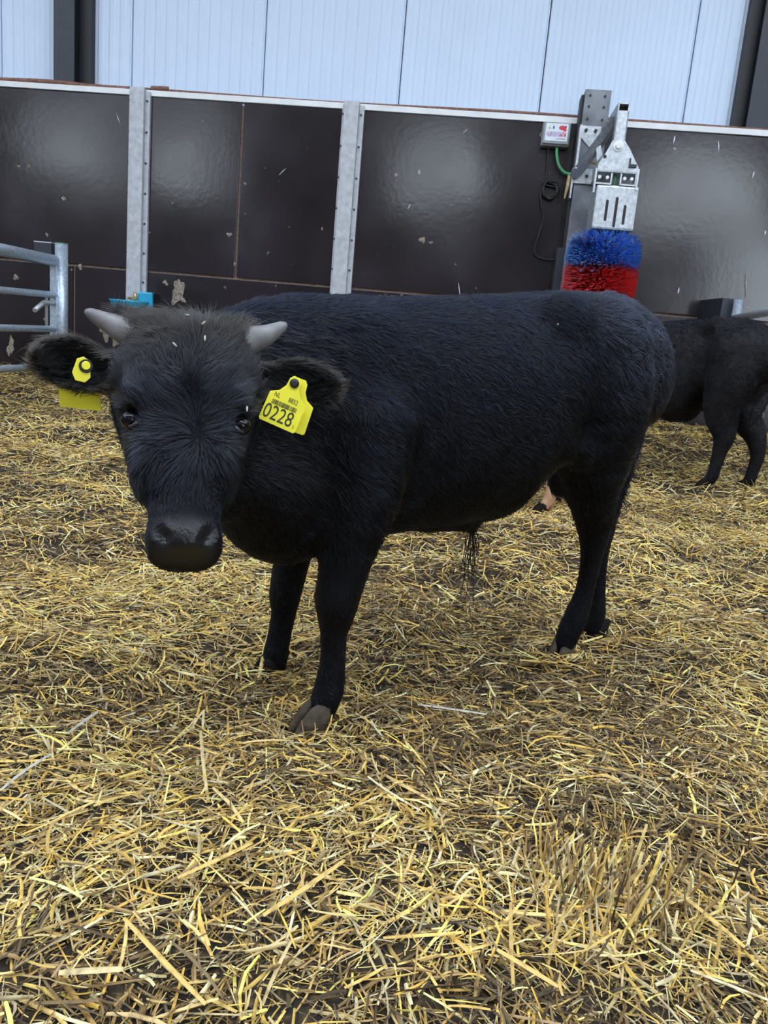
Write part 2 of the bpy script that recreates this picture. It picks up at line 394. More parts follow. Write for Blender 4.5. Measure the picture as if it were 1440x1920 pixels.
# wall posts with bolts
def wall_post(px0, px1, y0, label):
    u0 = wuz(px0, y0, 0.06)[0]; u1 = wuz(px1, y0, 0.06)[0]; w = u1 - u0
    zt = 2.165
    e = empty('wall_post', WF((u0 + u1) / 2, 0.03, 0.0)); tag(e, label, 'post', 'grey wall posts')
    inv = lambda u, o, z: WF(u, o, z) - np.array(e.location)
    MB().box((u0 + w * 0.10, 0.0, -0.35), (u1 - w * 0.22, 0.062, zt), inv, 0.004).build('post_body', M_post, e)
    MB().box((u0, 0.0, -0.35), (u0 + w * 0.10, 0.03, zt - 0.02), inv, 0.003).build('flange', M_post, e)
    MB().box((u1 - w * 0.22, 0.0, -0.35), (u1, 0.03, zt - 0.02), inv, 0.003).build('flange', M_post, e)
    for k in range(7):
        for uu_ in (u0 + w * 0.05, u1 - w * 0.13):
            b = MB(); z = 2.08 - k * 0.215; c = inv(uu_, 0.028, z)
            b.loft([c, c + WN * 0.009], 0.008, 8); b.build('bolt', M_darksteel, e)
    return e
wall_post(237, 276, 300, 'grey wall post above the teal drinking bowl')
wall_post(634, 675, 300, 'grey wall post in the middle, above the calf\'s back')

# dried dung on the boards
def splat(u, z, r, parent, sq=1.0):
    k = 30; ph = rng.random(4) * 6.3; aa_ = np.arange(k) * 2 * pi / k; rr = r * (0.85 + .25 * np.sin(2 * aa_ + ph[0]) + .2 * np.sin(3 * aa_ + ph[1]) + .14 * np.sin(7 * aa_ + ph[2]) + .1 * rng.random(k)); a = np.arange(k) * 2 * pi / k
    v = [WF(u, 0.006, z)] + [WF(u + rr[i] * cos(a[i]), 0.0005, z + sq * rr[i] * sin(a[i])) for i in range(k)]
    f = [(0, 1 + i, 1 + (i + 1) % k) for i in range(k)]
    link('dung_splat', pydata('dung_splat', v, f), M_dung, parent)
for x, y, r, q in [(197, 622, 0.045, 1.3), (218, 632, 0.05, 1.2), (333, 545, 0.05, 1.8), (340, 560, 0.03, 1), (20, 650, 0.03, 2.5), (310, 530, 0.02, 1), (88, 440, 0.012, 1), (104, 482, 0.008, 1), (35, 312, 0.012, 1),
                   (55, 312, 0.012, 1.2), (120, 372, 0.012, 1.6), (430, 440, 0.018, 1), (792, 450, 0.02, 1.4), (808, 455, 0.012, 1), (604, 429, 0.01, 1), (150, 500, 0.02, 1), (30, 520, 0.03, .6), (440, 495, 0.012, 1)]:
    u, z = wuz(x, y)
    splat(u, z, r, sheets[2], q)
# stray bits of white chaff stuck on the boards
for x, y, a, l in [(872, 247, 0.9, 0.05), (1347, 275, 1.75, 0.07), (861, 542, 1.8, 0.09), (1398, 535, 1.75, 0.17), (767, 388, 1.2, 0.04), (222, 222, 2.0, 0.08), (118, 373, 2.2, 0.03), (1412, 328, 1.5, 0.04), (1434, 437, 1.5, 0.03), (1272, 545, 1.5, 0.04), (1264, 262, 1.5, 0.05), (530, 322, 0.8, 0.07)]:
    u, z = wuz(x, y); m = MB(); c, s = cos(a), sin(a); w = 0.012 if l > 0.1 else 0.007
    m.loft([WF(u - c * l / 2, 0.003, z - s * l / 2), WF(u, 0.006, z), WF(u + c * l / 2, 0.003, z + s * l / 2)], [w * .4, w, w * .3], 6, flat=0.5)
    m.build('stuck_chaff', M_dust if l > 0.1 else M_label, wb)

# teal drinking bowl on the post
def drinker():
    u0, z0 = wuz(241, 566, 0.22)
    e = empty('drinking_bowl', WF(u0, 0.1, z0 - 0.05)); tag(e, 'teal blue drinking bowl mounted low on a grey wall post', 'drinking bowl')
    inv = lambda u, o, z: WF(u0 + u, o, z0 + z) - np.array(e.location)
    m = MB(); n = 20; prof = [(0.145, 0.0), (0.150, 0.012), (0.138, 0.012), (0.128, -0.004), (0.09, -0.05), (0.0, -0.06)]
    outer = [(0.145, 0.0), (0.125, -0.035), (0.09, -0.075), (0.05, -0.09), (0.0, -0.09)]
    for pr in (prof, outer):
        v = [inv(r * cos(t), 0.21 + r * 0.85 * sin(t), z) for r, z in pr for t in np.arange(n) * 2 * pi / n]
        f = [(i * n + j, i * n + (j + 1) % n, (i + 1) * n + (j + 1) % n, (i + 1) * n + j) for i in range(len(pr) - 1) for j in range(n)]
        m.add(v, f)
    m.build('bowl', M_bowl, e, smooth=True)
    MB().box((0.02, 0.064, -0.06), (0.135, 0.10, 0.085), inv, 0.012).build('back_plate', M_bowl, e)
    v = MB(); v.loft([inv(0.01, 0.12, 0.0), inv(0.01, 0.12, 0.05), inv(0.01, 0.12, 0.075)], [0.014, 0.016, 0.010], 10); v.loft([inv(0.01, 0.10, 0.035), inv(0.01, 0.2, 0.015)], 0.007, 8)
    v.build('valve', M_brass, e, smooth=True)
    p = MB(); p.loft([inv(-0.06, 0.09, 0.03), inv(0.1, 0.09, 0.03)], 0.008, 8); p.build('feed_pipe', M_brass, e, smooth=True)
drinker()

# pen gates of galvanised tube
def gate_left():
    Y = 5.85; P = at(115, 630, Y); g = Y / 4.1
    e = empty('pen_gate', (P[0], P[1], 0)); tag(e, 'galvanised tube pen gate with round post at the left edge, beside the calf\'s ear', 'gate')
    L = lambda p: np.array(p) - np.array([P[0], P[1], 0])
    zt = at(115, 457, Y)[2]
    m = MB(); m.loft([L((P[0], P[1], -0.1)), L((P[0], P[1], zt))], 0.043, 18); m.build('gate_post', M_galvtube, e, smooth=True)
    c = MB(); c.loft([L((P[0], P[1], zt)), L((P[0], P[1], zt + 0.004))], 0.0445, 18); c.build('post_cap', M_green, e)
    q = at(103, 600, Y - 0.03); zq = at(103, 490, Y)[2]
    MB().box((q[0] - P[0] - 0.028, q[1] - P[1] - 0.02, 0.15), (q[0] - P[0] + 0.02, q[1] - P[1] + 0.02, zq + 0.02), None, 0.004).build('gate_stile', M_galvtube, e)
    for (yl, yr, r) in [(464, 489, 0.038), (547, 553, 0.022), (614, 617, 0.022), (690, 686, 0.022)]:
        a = at(103, yr, Y - 0.03); Yl = Y * 130 / 148
        b = at(0, yl, Yl); b[2] = a[2] + (b[2] - a[2]) * 0.3; d = b - a
        t = MB(); t.loft([L(a), L(a + d), L(a + d * 3.2)], r, 14); t.build('gate_rail', M_galvtube, e, smooth=True)
        if yl == 464: end = L(a + d * 3.2)
        if yl == 547: mid = a, d
        if yl == 614: low = a, d
    t = MB(); t.loft([(end[0], end[1], 0.12), (end[0], end[1], end[2] + .03)], 0.03, 14); t.build('gate_stile', M_galvtube, e, smooth=True)
    fr = 0.17
    t = MB(); t.loft([L(mid[0] + mid[1] * fr), L(low[0] + low[1] * fr)], 0.02, 4, flat=0.5); t.build('latch_bar', M_galv, e)
    z = (mid[0] + low[0]) / 2 + np.array([0, 0, 0.06])
    t = MB(); t.loft([L(z), L(z + mid[1] * 0.22), L(z + mid[1] * 0.40 - np.array([0, 0, 0.055]))], 0.016, 8); t.build('latch_rod', M_galv, e, smooth=True)
gate_left()
def gate_right():
    Y = 5.75; P = at(1379, 600, Y)
    e = empty('pen_gate', (P[0], P[1], 0)); tag(e, 'galvanised gate post and rail behind the second black calf', 'gate')
    L = lambda p: np.array(p) - np.array([P[0], P[1], 0])
    zt = at(1374, 561, Y)[2]
    m = MB(); m.loft([L((P[0], P[1], -0.1)), L((P[0], P[1], zt))], 0.031, 18); m.build('gate_post', M_galvtube, e, smooth=True)
    for y0 in (597, 640, 685):
        a = at(1376, y0, Y); b = at(1440, 586, 4.7); b[2] = a[2]; d = b - a
        t = MB(); t.loft([L(a), L(a + d), L(a + d * 1.3)], 0.024, 12); t.build('gate_rail', M_galv, e, smooth=True); end = L(a + d * 1.3)
    t = MB(); t.loft([(end[0], end[1], 0.12), (end[0], end[1], at(1376, 597, Y)[2] + .024)], 0.024, 12); t.build('gate_stile', M_galv, e, smooth=True)
    a = at(1338, 560, 5.98); b = at(1366, 600, 5.98)
    MB().box((a[0] - P[0], 0.06, b[2]), (b[0] - P[0], 0.5, a[2]), None, 0.004).build('hinge_bracket', M_darksteel, e)
gate_right()
ul, zl = wuz(62, 453, 0.1); ur, zr = wuz(95, 470, 0.1)
hb = MB().box((ul, -0.0, zr - 0.03), (ur, 0.09, zl), WF, 0.004).build('wall_bracket', M_darksteel)
tag(hb, 'dark steel bracket on the boarding behind the left gate', 'bracket')
MB().box((ul, 0.0, zl), (ur, 0.092, zl + 0.008), WF).build('bracket_plate', M_post, hb)

# control box with its cables
def control_box():
    u0, u1, z0, z1 = 0.88, 1.075, 1.95, 2.108
    e = empty('control_box', WF(0.98, 0.02, 1.95)); tag(e, 'grey control box with a white printed label high on the boarding', 'control box')
    inv = lambda u, o, z: WF(u, o, z) - np.array(e.location)
    MB().box((u0, 0.0, z0), (u1, 0.085, z1), inv, 0.012).build('housing', M_boxgrey, e)
    MB().box((u0 + 0.008, 0.085, z0 + 0.012), (u1 - 0.008, 0.10, z1 - 0.006), inv, 0.006).build('cover', M_boxgrey, e)
    lb = MB().box((u0 + 0.022, 0.10, z0 + 0.030), (u1 - 0.020, 0.103, z1 - 0.014), inv).build('label_plate', M_label, e)
    w = u1 - u0 - 0.042; uA = u0 + 0.022; zA = z0 + 0.030; h = z1 - 0.014 - zA
    def pr(m, boxes, o=0.1045):
        q = MB()
        for a, b, c, d in boxes: q.box((uA + a * w, 0.1025, zA + c * h), (uA + b * w, o, zA + d * h), inv)
        q.build('print', m, lb)
    q = MB(); q.prism([(uA + .10 * w, zA + .66 * h), (uA + .24 * w, zA + .66 * h), (uA + .17 * w, zA + .86 * h)], 0.1025, 0.1045, inv); q.build('print', M_yelp, lb)
    pr(M_bluep, [(.31, .38, .68, .84)])
    q = MB(); q.prism([(uA + (.74 + .16 * cos(t)) * w, zA + (.76 + .13 * sin(t)) * h) for t in np.arange(14) * 2 * pi / 14], 0.1025, 0.1045, inv)
    q.prism([(uA + (.86 + .07 * cos(t)) * w, zA + (.66 + .1 * sin(t)) * h) for t in np.arange(10) * 2 * pi / 10], 0.1025, 0.1048, inv); q.build('print', M_red, lb)
    pr(M_ink, [(.86, .92, .77, .88)], 0.105)
    r = random.Random(4); bars = []; reds = []
    for k in range(19):
        a = .06 + k * .047; hh = r.uniform(.24, .30)
        (bars if k < 14 else reds).append((a, a + .020, .52 - hh, .52))
        if r.random() < .6: (bars if k < 14 else reds).append((a, a + .045, .52 - hh * r.choice([.12, .6, 1.0]), .52 - hh * r.choice([.12, .6, 1.0]) + .035))
    pr(M_pink, bars); pr(M_red, reds)
    pr(M_pink, [(.5 + k * .06, .54 + k * .06, .10, .16) for k in range(7)])
control_box()
def cable(name, pts, r, m, label, cat='cable'):
    q = MB(); q.loft(catmull(pts, 6), r, 8); o = q.build(name, m, smooth=True); tag(o, label, cat); return o
cw = lambda x, y, o=0.03: WF(*((lambda t: (t[0], o, t[1]))(wuz(x, y, o))))
cable('green_cable', [cw(1045, 270, .05), cw(1044, 290, .06), cw(1048, 310, .06), cw(1058, 323, .06), cw(1070, 326, .07), cw(1082, 322, .09), cw(1100, 318, 0.165)], 0.011, M_green, 'green cable looping from the control box to the post')
tang = [cw(1028, 272, .04), cw(1027, 300, .03), cw(1024, 330), cw(1020, 345)]
r_ = random.Random(2)
for k in range(26):
    t = k * 1.15; tang.append(cw(1031 + 15 * cos(t) * r_.uniform(.5, 1.1), 354 + 19 * sin(t) * r_.uniform(.5, 1.1), 0.02 + 0.03 * r_.random()))
tang += [cw(1014, 365), cw(1015, 385), cw(1019, 408, .02), cw(1010, 440, .02), cw(1002, 468, .02), cw(1006, 480, .02), cw(1020, 486, .02), cw(1042, 487, .03)]
cable('black_cable', tang, 0.0065, M_cable, 'black cable bundled in a tangle below the control box')

# upright that carries the rotating brush
cpost = empty('brush_post', WF(1.22, 0.0, 0)); tag(cpost, 'dark steel upright behind the blue and red cattle brush', 'post')
inv = lambda u, o, z: WF(u, o, z) - np.array(cpost.location)
MB().box((1.135, 0.001, -0.35), (1.31, 0.16, 2.31), inv, 0.004).build('post_body', M_brushsteel, cpost)
MB().box((1.08, 0.001, -0.35), (1.135, 0.15, 1.27), inv, 0.003).build('side_plate', M_darksteel, cpost)
MB().box((1.115, 0.001, 1.27), (1.135, 0.13, 2.28), inv, 0.003).build('side_plate', M_black, cpost)
for z in (2.27, 2.2, 2.12):
    for u in (1.17, 1.27):
        b = MB(); b.loft([inv(u, 0.159, z), inv(u, 0.168, z)], 0.008, 8); b.build('bolt', M_black, cpost)

def cow_brush():
    e = empty('cattle_brush', WF(1.365, 0.42, 0.7)); tag(e, 'hanging cattle brush with blue and red bristles under a galvanised motor housing', 'cattle brush')
    inv = lambda u, o, z: WF(u, o, z) - np.array(e.location)
    m = MB(); m.prism([(1.14, 2.075), (1.27, 2.075), (1.27, 2.0), (1.205, 1.94), (1.14, 2.0)], 0.161, 0.172, inv); m.build('upper_bracket', M_galv, e)
    m = MB(); m.box((1.12, 0.161, 1.70), (1.25, 0.175, 1.80), inv, 0.003); br = m.build('lower_bracket', M_galv, e)
    m = MB(); m.box((1.113, 0.10, 1.60), (1.126, 0.18, 1.80), inv, 0.002); m.build('bracket_lip', M_galv, e)
    m = MB(); m.box((1.245, 0.176, 1.70), (1.30, 0.5, 1.715), inv, 0.003); m.build('bracket_foot', M_galv, e)
    for u, z in ((1.17, 2.045), (1.235, 2.045), (1.155, 1.75), (1.215, 1.75)):
        b = MB(); b.loft([inv(u, 0.17, z), inv(u, 0.185, z)], 0.011, 6); b.build('bolt', M_black, br)
    m = MB(); m.loft([inv(1.13, 0.19, 1.74), inv(1.33, 0.48, 2.06)], [0.05, 0.05], 4, flat=0.35); m.build('support_strut', M_galv, e)
    m = MB(); m.box((1.12, 0.165, 1.78), (1.135, 0.26, 2.06), inv); m.build('strut_gusset', M_galv, e)
    # square tube arm end, open at the top
    m = MB(); a, b, t = 1.312, 1.385, 0.008
    m.box((a, 0.50, 1.86), (b, 0.50 + t, 2.13), inv); m.box((a, 0.565, 1.86), (b, 0.573, 2.083), inv)
    m.box((a, 0.50, 1.86), (a + t, 0.573, 2.13), inv); m.box((b - t, 0.50, 1.86), (b, 0.573, 2.13), inv); m.box((a, 0.50, 2.122), (b, 0.573, 2.13), inv)
    m.box((a, 0.16, 2.08), (a + t, 0.5, 2.13), inv); m.box((b - t, 0.16, 2.08), (b, 0.5, 2.13), inv); m.box((a, 0.16, 2.122), (b, 0.5, 2.13), inv)
    m.build('hanger_tube', M_galv, e)
    MB().box((a + t, 0.505, 2.085), (b - t, 0.515, 2.12), inv).build('tube_bore', M_black, e)
    m = MB(); m.prism([(1.305, 1.90), (1.345, 1.915), (1.385, 1.90), (1.425, 1.85), (1.475, 1.77), (1.49, 1.75), (1.49, 1.715), (1.235, 1.715), (1.235, 1.755), (1.275, 1.83)], 0.574, 0.586, inv)
    m.prism([(1.22, 1.87), (1.245, 1.89), (1.265, 1.83), (1.235, 1.79)], 0.47, 0.485, inv); m.box((1.235, 0.40, 1.709), (1.49, 0.586, 1.722), inv, 0.003)
    pv = m.build('pivot_plate', M_galv, e)
    b = MB(); b.loft([inv(1.345, 0.586, 1.868), inv(1.345, 0.592, 1.868)], 0.034, 16); b.loft([inv(1.345, 0.592, 1.868), inv(1.345, 0.612, 1.868)], 0.019, 10); b.build('pivot_bolt', M_trim, pv)
    b = MB(); b.loft([inv(1.27, 0.586, 1.80), inv(1.27, 0.589, 1.80)], 0.011, 10); b.build('bolt_hole', M_black, pv)
    b = MB(); b.box((1.43, 0.586, 1.745), (1.475, 0.60, 1.765), inv, 0.003); b.box((1.427, 0.586, 1.745), (1.436, 0.60, 1.80), inv, 0.002); b.build('locking_pin', M_darksteel, pv)
    for u0, u1 in ((1.225, 1.335), (1.385, 1.49)):
        m = MB(); m.box((u0, 0.50, 1.64), (u0 + 0.01, 0.58, 1.71), inv); m.box((u1 - 0.01, 0.50, 1.64), (u1, 0.58, 1.71), inv); m.box((u0, 0.50, 1.635), (u1, 0.58, 1.645), inv)
        h = m.build('hanger_bracket', M_galv, e)
        for u in (u0 + 0.03, u1 - 0.03):
            b = MB(); b.loft([inv(u, 0.54, 1.68), inv(u, 0.575, 1.68)], 0.011, 8); b.build('bolt', M_trim, h)
    for a_, b_, c_, d_ in ((1.222, 1.234, 1.58, 1.73), (1.488, 1.50, 1.61, 1.74)):
        m = MB(); m.box((a_, 0.55, c_), (b_, 0.585, d_), inv); m.build('hanger_strap', M_galv, e)
    g = MB(); g.loft([inv(1.36, 0.52, 1.72), inv(1.362, 0.53, 1.68), inv(1.358, 0.53, 1.62)], 0.010, 8); g.build('motor_cable', M_green, e, smooth=True)
    y = MB(); y.loft([inv(1.10, 0.13, 1.76), inv(1.095, 0.15, 1.68), inv(1.085, 0.15, 1.60)], [0.012, 0.014, 0.006], 8); y.build('torn_strap', M_brass, e)
    y = MB(); y.loft([inv(1.20, 0.2, 1.84), inv(1.25, 0.35, 1.80)], 0.008, 8); y.build('torn_strap', M_brass, e)
    mc = MB().box((1.245, 0.27, 1.36), (1.515, 0.575, 1.635), inv, 0.014).build('motor_housing', M_galv, e)
    for u, za, zb in ((1.325, 1.42, 1.535), (1.385, 1.385, 1.555), (1.442, 1.405, 1.51)):
        s = MB(); k = 8; r = 0.009
        pl = [(u + r * cos(t), zb + r * sin(t)) for t in np.linspace(0, pi, k)] + [(u + r * cos(t), za + r * sin(t)) for t in np.linspace(pi, 2 * pi, k)]
        s.prism(pl, 0.573, 0.5765, inv); s.build('slot', M_black, mc)
    m = MB(); m.loft([inv(1.365, 0.42, 1.36), inv(1.365, 0.42, 0.62)], 0.085, 16); m.build('brush_core', M_black, e)
    def bristles(name, z0, z1, n, m, top):
        R = 0.252; th = rng.random(n) * 2 * pi; z = z0 + (z1 - z0) * rng.random(n)
        tw = np.round((th / (2 * pi) * 26 + z * 6)) / 26 * 2 * pi - z * 6 / 26 * 2 * pi
        th = 0.75 * tw + 0.25 * th + rng.normal(0, 0.03, n); L = R * (0.86 + 0.15 * rng.random(n) ** .6) * (1 - top * .22 * np.clip((z - z1 + .05) / .05, 0, 1) ** 2); up = rng.normal(0, 0.02, n) + (top * 0.05 * np.clip((z - z1 + 0.06) / 0.06, 0, 1))
        w = 0.0035; V = []
        for t, dt in ((0.35, 0), (0.7, 0.03), (1.0, 0.07)):
            a = th + dt * rng.normal(0, 1, n); rr = L * t
            cx = 1.365 + rr * np.cos(a); cy = 0.42 + rr * np.sin(a); cz = z + up * t * t
            for sg in (-1, 1):
                px, py = cx - sg * w * np.sin(a), cy + sg * w * np.cos(a)
                P = WP0 + px[:, None] * WU + py[:, None] * WN; P[:, 2] += cz + sg * 0.001; V.append(P - np.array(e.location))
        V = np.stack(V, 1).reshape(-1, 3); base = np.arange(n)[:, None] * 6
        F = np.concatenate([base + np.array([0, 1, 3, 2]), base + np.array([2, 3, 5, 4])])
        me = npmesh(name, V, F); at_ = me.attributes.new('tint', 'FLOAT_COLOR', 'POINT'); cc = np.ones((n, 6, 4), np.float32)
        k = (0.55 + 1.15 * rng.random((n, 1, 1)) ** 1.2) * np.array([.3, .8, 1.8])[None, [0, 0, 1, 1, 2, 2], None]
        cc[:, :, :3] = np.minimum(np.array(m)[None, None] * k, .95); d_ = (rng.random((n, 1, 1)) < (.10 if top else .04)); cc[:, :, :3] = np.where(d_, np.array([.35, .33, .30]), cc[:, :, :3])
        at_.data.foreach_set('color', cc.ravel()); o = link(name, me, M_bristle, e); tag(o, kind='stuff')
    bristles('blue_bristles', 1.135, 1.285, 6500, (.10, .23, 1.0), 1)
    bristles('red_bristles', 0.70, 1.135, 9000, (.95, .07, .08), 0)
    n = 260; th = rng.random(n) * 2 * pi; rr = 0.25 * np.sqrt(rng.random(n)); dm = MB()
    for k in range(n):
        c = inv(1.365 + rr[k] * cos(th[k]), 0.42 + rr[k] * sin(th[k]), 1.292 + rng.normal(0, .008)); d = rng.normal(0, 1, 3); d /= np.linalg.norm(d)
        a = np.cross(d, [0, 0, 1.]); l = 0.01 + 0.012 * rng.random()
        dm.add([c - d * l - a * .003, c - d * l + a * .003, c + d * l + a * .003, c + d * l - a * .003], [(0, 1, 2, 3)])
    o = dm.build('chaff_on_brush', M_dust, e); tag(o, kind='stuff')
cow_brush()

# ================================================================ ANIMALS (signed distance bodies, meshed by surface nets)
class SDF:
    def __init__(s, lo, hi, h):
        s.h = h; s.lo = np.array(lo, np.float32); s.n = np.ceil((np.array(hi) - s.lo) / h).astype(int) + 1
        s.ax = [s.lo[i] + h * np.arange(s.n[i], dtype=np.float32) for i in range(3)]
        s.D = np.full(s.n, 0.08, np.float32)
    def region(s, lo, hi, m=0.06):
        a = np.clip(np.floor((np.array(lo) - m - s.lo) / s.h).astype(int), 0, s.n - 1)
        b = np.clip(np.ceil((np.array(hi) + m - s.lo) / s.h).astype(int) + 1, 1, s.n)
        sl = tuple(slice(int(i), int(j)) for i, j in zip(a, b))
        X = s.ax[0][sl[0]][:, None, None]; Y = s.ax[1][sl[1]][None, :, None]; Z = s.ax[2][sl[2]][None, None, :]
        return sl, X, Y, Z
    def join(s, sl, d, k):
        a = s.D[sl]; d = d.astype(np.float32)
        if k <= 0: s.D[sl] = np.minimum(a, d); return
        h = np.maximum(k - np.abs(a - d), 0) / k; s.D[sl] = np.minimum(a, d) - h * h * k * 0.25
    def cut(s, sl, d, k):
        a = s.D[sl]; b = -d.astype(np.float32)
        h = np.maximum(k - np.abs(a - b), 0) / k; s.D[sl] = np.maximum(a, b) + h * h * k * 0.25
    def chain(s, pts, k=0.03, sub=4, flat=None):
        """pts: (x, y, z, r) joined by tapered capsules"""
        P = catmull(pts, sub) if sub > 1 else np.array(pts, float)
        R = P[:, 3].max()
        sl, X, Y, Z = s.region(P[:, :3].min(0) - R, P[:, :3].max(0) + R)
        d = None
        for a, b in zip(P[:-1], P[1:]):
            v = b[:3] - a[:3]; L = v @ v + 1e-9
            t = np.clip(((X - a[0]) * v[0] + (Y - a[1]) * v[1] + (Z - a[2]) * v[2]) / L, 0, 1)
            q = np.sqrt((X - a[0] - t * v[0]) ** 2 + (Y - a[1] - t * v[1]) ** 2 + (Z - a[2] - t * v[2]) ** 2) - (a[3] + t * (b[3] - a[3]))
            d = q if d is None else np.minimum(d, q)
        s.join(sl, d, k)
    def _ell(s, c, r, A, m=0.06):
        c = np.array(c, float); r = np.array(r, float); A = np.eye(3) if A is None else np.array(A, float)
        e = np.sqrt(((A * r[:, None]) ** 2).sum(0))
        sl, X, Y, Z = s.region(c - e, c + e, m); x, y, z = X - c[0], Y - c[1], Z - c[2]
        q = [A[i, 0] * x + A[i, 1] * y + A[i, 2] * z for i in range(3)]
        k0 = np.sqrt(sum((q[i] / r[i]) ** 2 for i in range(3))); k1 = np.sqrt(sum((q[i] / r[i] ** 2) ** 2 for i in range(3))) + 1e-6
        return sl, k0 * (k0 - 1) / k1
    def ell(s, c, r, k=0.03, A=None): sl, d = s._ell(c, r, A); s.join(sl, d, k)
    def dent(s, c, r, k=0.01, A=None): sl, d = s._ell(c, r, A, 0.02); s.cut(sl, d, k)
    def loft(s, o, A, st, p=2.3, k=0.03):
        """stations (s, hi, lo, hw) along axis A[0] from o; A[1] lateral, A[2] height"""
        st = np.array(st, float); o = np.array(o, float); A = np.array(A, float)
        t = np.linspace(st[0, 0], st[-1, 0], 160)
        ker = np.array([1, 2, 3, 2, 1.]) / 9
        cols = []
        for c in (1, 2, 3):
            y = np.interp(t, st[:, 0], st[:, c]); y2 = np.convolve(np.pad(y, 2, mode='edge'), ker, 'valid'); cols.append(y2)
        hi, lo, hw = cols
        cs = []
        for i, tt in enumerate(t):
            for sg in (-1, 1):
                cs += [o + A[0] * tt + A[1] * sg * hw[i] + A[2] * hi[i], o + A[0] * tt + A[1] * sg * hw[i] + A[2] * lo[i]]
        cs = np.array(cs); sl, X, Y, Z = s.region(cs.min(0), cs.max(0))
        x, y, z = X - o[0], Y - o[1], Z - o[2]
        q0 = A[0, 0] * x + A[0, 1] * y + A[0, 2] * z; q1 = A[1, 0] * x + A[1, 1] * y + A[1, 2] * z; q2 = A[2, 0] * x + A[2, 1] * y + A[2, 2] * z
        tc = np.clip(q0, t[0], t[-1])
        H = np.interp(tc, t, hi); L = np.interp(tc, t, lo); W = np.interp(tc, t, hw)
        hh = (H - L) / 2; c = (H + L) / 2
        rho = ((np.abs(q1) / W) ** p + (np.abs(q2 - c) / hh) ** p) ** (1 / p)
        d = (rho - 1) * np.minimum(W, hh); ax = np.abs(q0 - tc)
        d = np.where(ax > 0, np.sqrt(np.maximum(d, 0) ** 2 + ax ** 2), d)
        s.join(sl, np.minimum(d, 0.2), k)
    def mesh(s):
        D = s.D; ins = D < 0
        nx, ny, nz = D.shape
        acc = np.zeros((nx - 1, ny - 1, nz - 1, 3), np.float32); cnt = np.zeros((nx - 1, ny - 1, nz - 1), np.float32)
        anyv = np.zeros((nx - 1, ny - 1, nz - 1), bool)
        sub = lambda A, a, b, c: A[a:a + nx - 1, b:b + ny - 1, c:c + nz - 1]
        first = sub(ins, 0, 0, 0)
        for a in (0, 1):
            for b in (0, 1):
                for c in (0, 1): anyv |= sub(ins, a, b, c) != first
        I = np.argwhere(anyv); vid = np.full(anyv.shape, -1, np.int64); vid[tuple(I.T)] = np.arange(len(I))
        pos = np.zeros((len(I), 3), np.float32); cn = np.zeros(len(I), np.float32)
        for ax in range(3):
            for p in (0, 1):
                for q in (0, 1):
                    o = [0, 0, 0]; oth = [i for i in range(3) if i != ax]; o[oth[0]] = p; o[oth[1]] = q
                    A0 = I + np.array(o); A1 = A0.copy(); A1[:, ax] += 1
                    d0 = D[tuple(A0.T)]; d1 = D[tuple(A1.T)]; m = (d0 < 0) != (d1 < 0)
                    t = np.where(m, d0 / (d0 - d1 + 1e-12), 0)
                    P = np.array(o, np.float32)[None].repeat(len(I), 0); P[:, ax] = t
                    pos += np.where(m[:, None], P, 0); cn += m
        V = s.lo + s.h * (I + pos / np.maximum(cn, 1)[:, None])
        F = []
        for ax in range(3):
            o1, o2 = [i for i in range(3) if i != ax]
            a = [slice(None)] * 3; b = [slice(None)] * 3; a[ax] = slice(0, -1); b[ax] = slice(1, None)
            for i in (o1, o2): a[i] = slice(1, -1); b[i] = slice(1, -1)
            e0 = ins[tuple(a)]; e1 = ins[tuple(b)]
            E = np.argwhere(e0 != e1); flip = e0[tuple(E.T)]
            off = np.ones(3, int); off[ax] = 0; E = E + off
            def v(da, db):
                q = E.copy(); q[:, o1] += da; q[:, o2] += db; return vid[tuple(q.T)]
            Q = np.stack([v(-1, -1), v(0, -1), v(0, 0), v(-1, 0)], 1)
            if ax == 1: flip = ~flip
            Q = np.where(flip[:, None], Q, Q[:, ::-1]); F.append(Q)
        return V, np.concatenate(F)
    def grad(s, V):
        I = np.clip(np.round((V - s.lo) / s.h).astype(int), 1, s.n - 2); g = np.zeros((len(V), 3), np.float32)
        for ax in range(3):
            e = np.zeros(3, int); e[ax] = 1; g[:, ax] = s.D[tuple((I + e).T)] - s.D[tuple((I - e).T)]
        return g / (np.linalg.norm(g, axis=1, keepdims=True) + 1e-9)

def relax(V, F, it=3, f=0.5):
    n = len(V); E = np.concatenate([F[:, [0, 1]], F[:, [1, 2]], F[:, [2, 3]], F[:, [3, 0]]])
    deg = np.bincount(E[:, 0], minlength=n) + np.bincount(E[:, 1], minlength=n)
    for _ in range(it):
        S = np.stack([np.bincount(E[:, 0], V[E[:, 1], c], n) + np.bincount(E[:, 1], V[E[:, 0], c], n) for c in range(3)], 1)
        V = V * (1 - f) + f * S / deg[:, None]
    return V.astype(np.float32)

